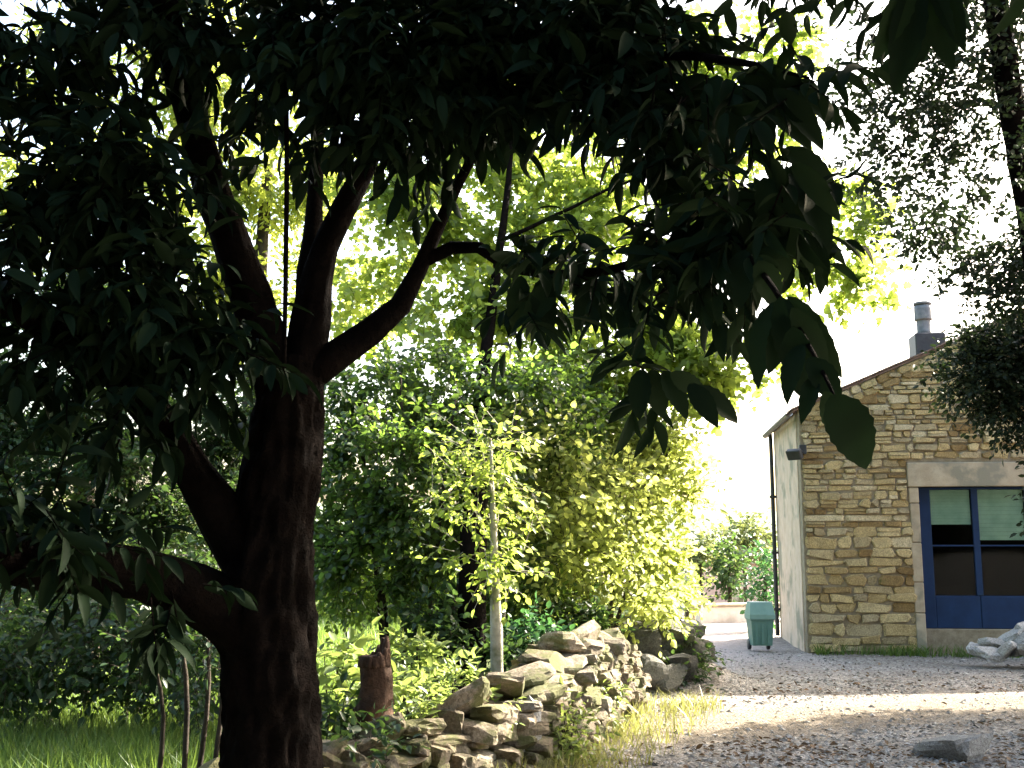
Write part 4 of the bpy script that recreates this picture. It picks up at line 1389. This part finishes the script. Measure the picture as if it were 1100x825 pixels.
# the hanging sprays against the sky, leaf by leaf: base, tip, width, distance
hang = [(892, 424, 938, 501, 54, 2.5), (885, 420, 905, 474, 28, 2.6), (838, 318, 862, 420, 36, 3.2), (846, 318, 905, 402, 30, 3.2), (850, 330, 892, 396, 28, 3.1), (838, 322, 803, 408, 36, 3.3), (852, 350, 868, 440, 40, 3.0), (868, 384, 905, 432, 32, 2.8),
        (862, 370, 840, 425, 26, 3.0), (845, 335, 828, 400, 26, 3.2), (875, 405, 862, 446, 20, 2.8), (800, 268, 790, 330, 34, 3.8), (812, 280, 840, 330, 34, 3.6),
        (800, 74, 920, 128, 32, 4.0), (790, 80, 880, 152, 36, 4.0), (830, 95, 892, 155, 30, 3.9), (780, 84, 800, 160, 32, 4.0), (800, 86, 835, 160, 34, 4.0), (770, 80, 765, 150, 32, 4.1), (840, 160, 907, 200, 32, 3.9), (848, 178, 900, 264, 38, 3.9),
        (835, 180, 880, 290, 44, 3.9), (820, 190, 850, 290, 44, 3.9), (800, 200, 812, 300, 42, 4.0), (780, 210, 770, 300, 42, 4.1), (760, 230, 745, 310, 40, 4.2), (850, 175, 905, 232, 26, 3.8), (740, 240, 720, 310, 36, 4.3),
        (745, 415, 800, 452, 24, 3.9), (740, 412, 772, 455, 24, 3.9), (690, 396, 684, 448, 26, 4.4), (700, 396, 712, 450, 26, 4.4), (712, 398, 740, 446, 24, 4.4), (720, 400, 760, 424, 22, 4.2),
        (984, -20, 964, 92, 40, 3.0), (996, -22, 1018, 68, 36, 3.0), (978, -20, 946, 58, 32, 3.0), (1000, -24, 990, 74, 38, 3.05), (1006, -24, 1034, 44, 30, 3.0), (640, 300, 620, 352, 28, 4.8), (600, 300, 560, 350, 28, 4.9), (580, 300, 590, 360, 28, 4.9), (560, 296, 552, 350, 26, 5.0)]
pos, d, nr, ln, wd = [], [], [], [], []
for bx, by, tx, ty, w_, Y in hang:
    p, q_ = at(bx, by, Y), at(tx, ty, Y - rg.uniform(-.05, .08))
    pos.append(p); d.append(q_ - p); ln.append(np.linalg.norm(q_ - p)); wd.append(w_ * Y / F_PX)
    nr.append(unit(CAM - p) * .9 + np.array([0, 0, .35]) + rg.normal(size=3) * .22)
place_leaves(mb, LONGS, np.array(pos), np.array(d), np.array(nr), np.array(ln), np.array(wd), rg.random(len(pos)), 0)
mb.build('crown', [M['leaf_chestnut'], M['bark_chestnut']], che)  # mesh also holds the unseen clumps added for shade

# ================================================================== GROUND COVER
def scatter_xy(n, x0, x1, y0, y1, rg, keep):
    x, y = rg.uniform(x0, x1, n), rg.uniform(y0, y1, n)
    k = keep(x, y)
    x, y = x[k], y[k]
    return x, y, ground_z(x, y)


def wx(y): return np.interp(y, [5.6, 7.0, 8.1, 9.1, 10.1, 11.2, 12.0, 20], [-1.75, -1, -.25, .25, .62, 1.0, 1.3, 3])


rg = np.random.default_rng(71)
octv = np.array([(1, 0, 0), (.3, .9, .1), (-.8, .5, 0), (-.7, -.6, .1), (.4, -.85, 0), (.1, .1, .75), (0, 0, -.5)], float)
octf = [(0, 1, 5), (1, 2, 5), (2, 3, 5), (3, 4, 5), (4, 0, 5)]


def trackd(x, y):
    return np.abs(y - np.interp(x, [-1, .8, 2, 3.4, 5, 8], [9.6, 10.2, 10.9, 11.6, 12.2, 13.0]))


def keep(x, y):
    on = (x > wx(y) + .3)
    dens = fbm(np.stack([x, y, x * 0], -1), .9, 3)
    pr = np.clip((dens - .25) * 2.2, .15, 1) * np.where(trackd(x, y) < .9, .22, 1) * np.where(y > 14.5, .35, 1)
    return on & (rg.random(len(x)) < pr)


x, y, z = scatter_xy(60000, -.5, 8.5, 7.2, 19, rg, keep)
n = len(x)
s = np.exp(rg.normal(-4.25, .5, n)).clip(.006, .06)
a = rg.uniform(0, 6.28, n)
ca, sa = np.cos(a), np.sin(a)
sc = np.stack([s, s * rg.uniform(.6, 1, n), s * rg.uniform(.4, .8, n)], -1)
vv = octv[None] * sc[:, None] * rg.uniform(.8, 1.2, (n, 7, 3))
V = np.stack([vv[..., 0] * ca[:, None] - vv[..., 1] * sa[:, None] + x[:, None], vv[..., 0] * sa[:, None] + vv[..., 1] * ca[:, None] + y[:, None], vv[..., 2] + z[:, None] + .002], -1)
mb = MB()
mb.bulk(V, octf, rg.random(n), 0, False)
M['gravel'] = stone_mat('gravel_stone', [(.06, .058, .055), (.20, .195, .19), (.36, .35, .34), (.50, .49, .48), (.12, .105, .09)])
tag(mb.build('gravel', [M['gravel']]), kind='stuff')

# dry leaves
def keep2(x, y):
    d_ = fbm(np.stack([x, y, x * 0 + 7], -1), .8, 3)
    return (x > wx(y) - .1) & (rg.random(len(x)) < np.clip((d_ - .32) * 2.6, .04, 1) * np.where(trackd(x, y) < .9, .06, 1) * np.where(y < 10.3, 1.3, .5) * np.where(y > 14, .3, 1))


x, y, z = scatter_xy(19000, -.8, 8.0, 7.2, 17, rg, keep2)
n = len(x)
mb = MB()
dd = np.stack([rg.normal(size=n), rg.normal(size=n), rg.normal(size=n) * .25], -1)
nn = np.stack([rg.normal(size=n) * .5, rg.normal(size=n) * .5, np.ones(n)], -1)
ln = rg.uniform(.025, .085, n)
place_leaves(mb, BROAD, np.stack([x, y, z + .012], -1), dd, nn, ln, ln * .5, rg.random(n))
tag(mb.build('leaf_litter', [M['litter']]), kind='stuff')


def blades(name, x, y, z, h, w, mat, rg, lean=.35):
    n = len(x)
    a = rg.uniform(0, 6.28, n)
    sx, sy = np.cos(a) * w * .5, np.sin(a) * w * .5
    lx, ly = rg.normal(size=n) * lean * h, rg.normal(size=n) * lean * h
    b = np.stack([x, y, z - .01], -1)
    V = np.stack([b + np.stack([-sx, -sy, 0 * x], -1), b + np.stack([sx, sy, 0 * x], -1),
                  b + np.stack([sx * .8 + lx * .35, sy * .8 + ly * .35, h * .55], -1), b + np.stack([-sx * .8 + lx * .35, -sy * .8 + ly * .35, h * .55], -1),
                  b + np.stack([lx, ly, h], -1)], 1)
    mb = MB()
    mb.bulk(V, [(0, 1, 2, 3), (3, 2, 4)], rg.random(n), 0, True)
    return tag(mb.build(name, [mat]), kind='stuff')


x, y, z = scatter_xy(60000, -6.5, -1.2, 7.0, 17, rg, lambda x, y: (x < wx(y) - .9) & (rg.random(len(x)) < np.clip(fbm(np.stack([x, y, 0 * x], -1), .9, 2) * 1.7 - .25, .1, 1)))
blades('grass', x, y, z, rg.uniform(.14, .42, len(x)), rg.uniform(.006, .014, len(x)), M['grass'], rg)
x, y, z = scatter_xy(40000, -13, -.6, 15, 30, rg, lambda x, y: (x < wx(y) - 1.2))
blades('meadow_grass', x, y, z, rg.uniform(.15, .45, len(x)), rg.uniform(.015, .03, len(x)), M['grass'], rg)
# dry yellow grass along the sunny foot of the wall
x, y, z = scatter_xy(26000, -.6, 2.6, 7.4, 12.2, rg, lambda x, y: (x > wx(y) + .16) & (rg.random(len(x)) < np.clip(1.15 - (x - wx(y) - .15) / .75, 0, 1) * np.clip(fbm(np.stack([x, y, 0 * x], -1), 1.4, 2) * 2 - .5, .06, 1)))
blades('dry_grass', x, y, z, rg.uniform(.05, .24, len(x)) * np.clip(.5 + fbm(np.stack([x, y, 0 * x + 3], -1), 2.0, 2), .5, 1.3), rg.uniform(.005, .013, len(x)), M['straw'], rg, .5)
# weeds at the foot of the house
gu, gv_ = rg.uniform(.1, HW, 5000), np.abs(rg.normal(size=5000)) * .16 + .03
k = rg.random(5000) < np.clip(fbm(np.stack([gu * 1.2, gv_, gu * 0], -1), 1.0, 2) * 2.4 - .6, .05, 1)
pw = HC[None] + HU[None] * gu[k][:, None] - HV[None] * gv_[k][:, None]
blades('weeds', pw[:, 0], pw[:, 1], ground_z(pw[:, 0], pw[:, 1]), rg.uniform(.06, .24, k.sum()), rg.uniform(.008, .02, k.sum()), M['grass'], rg, .5)
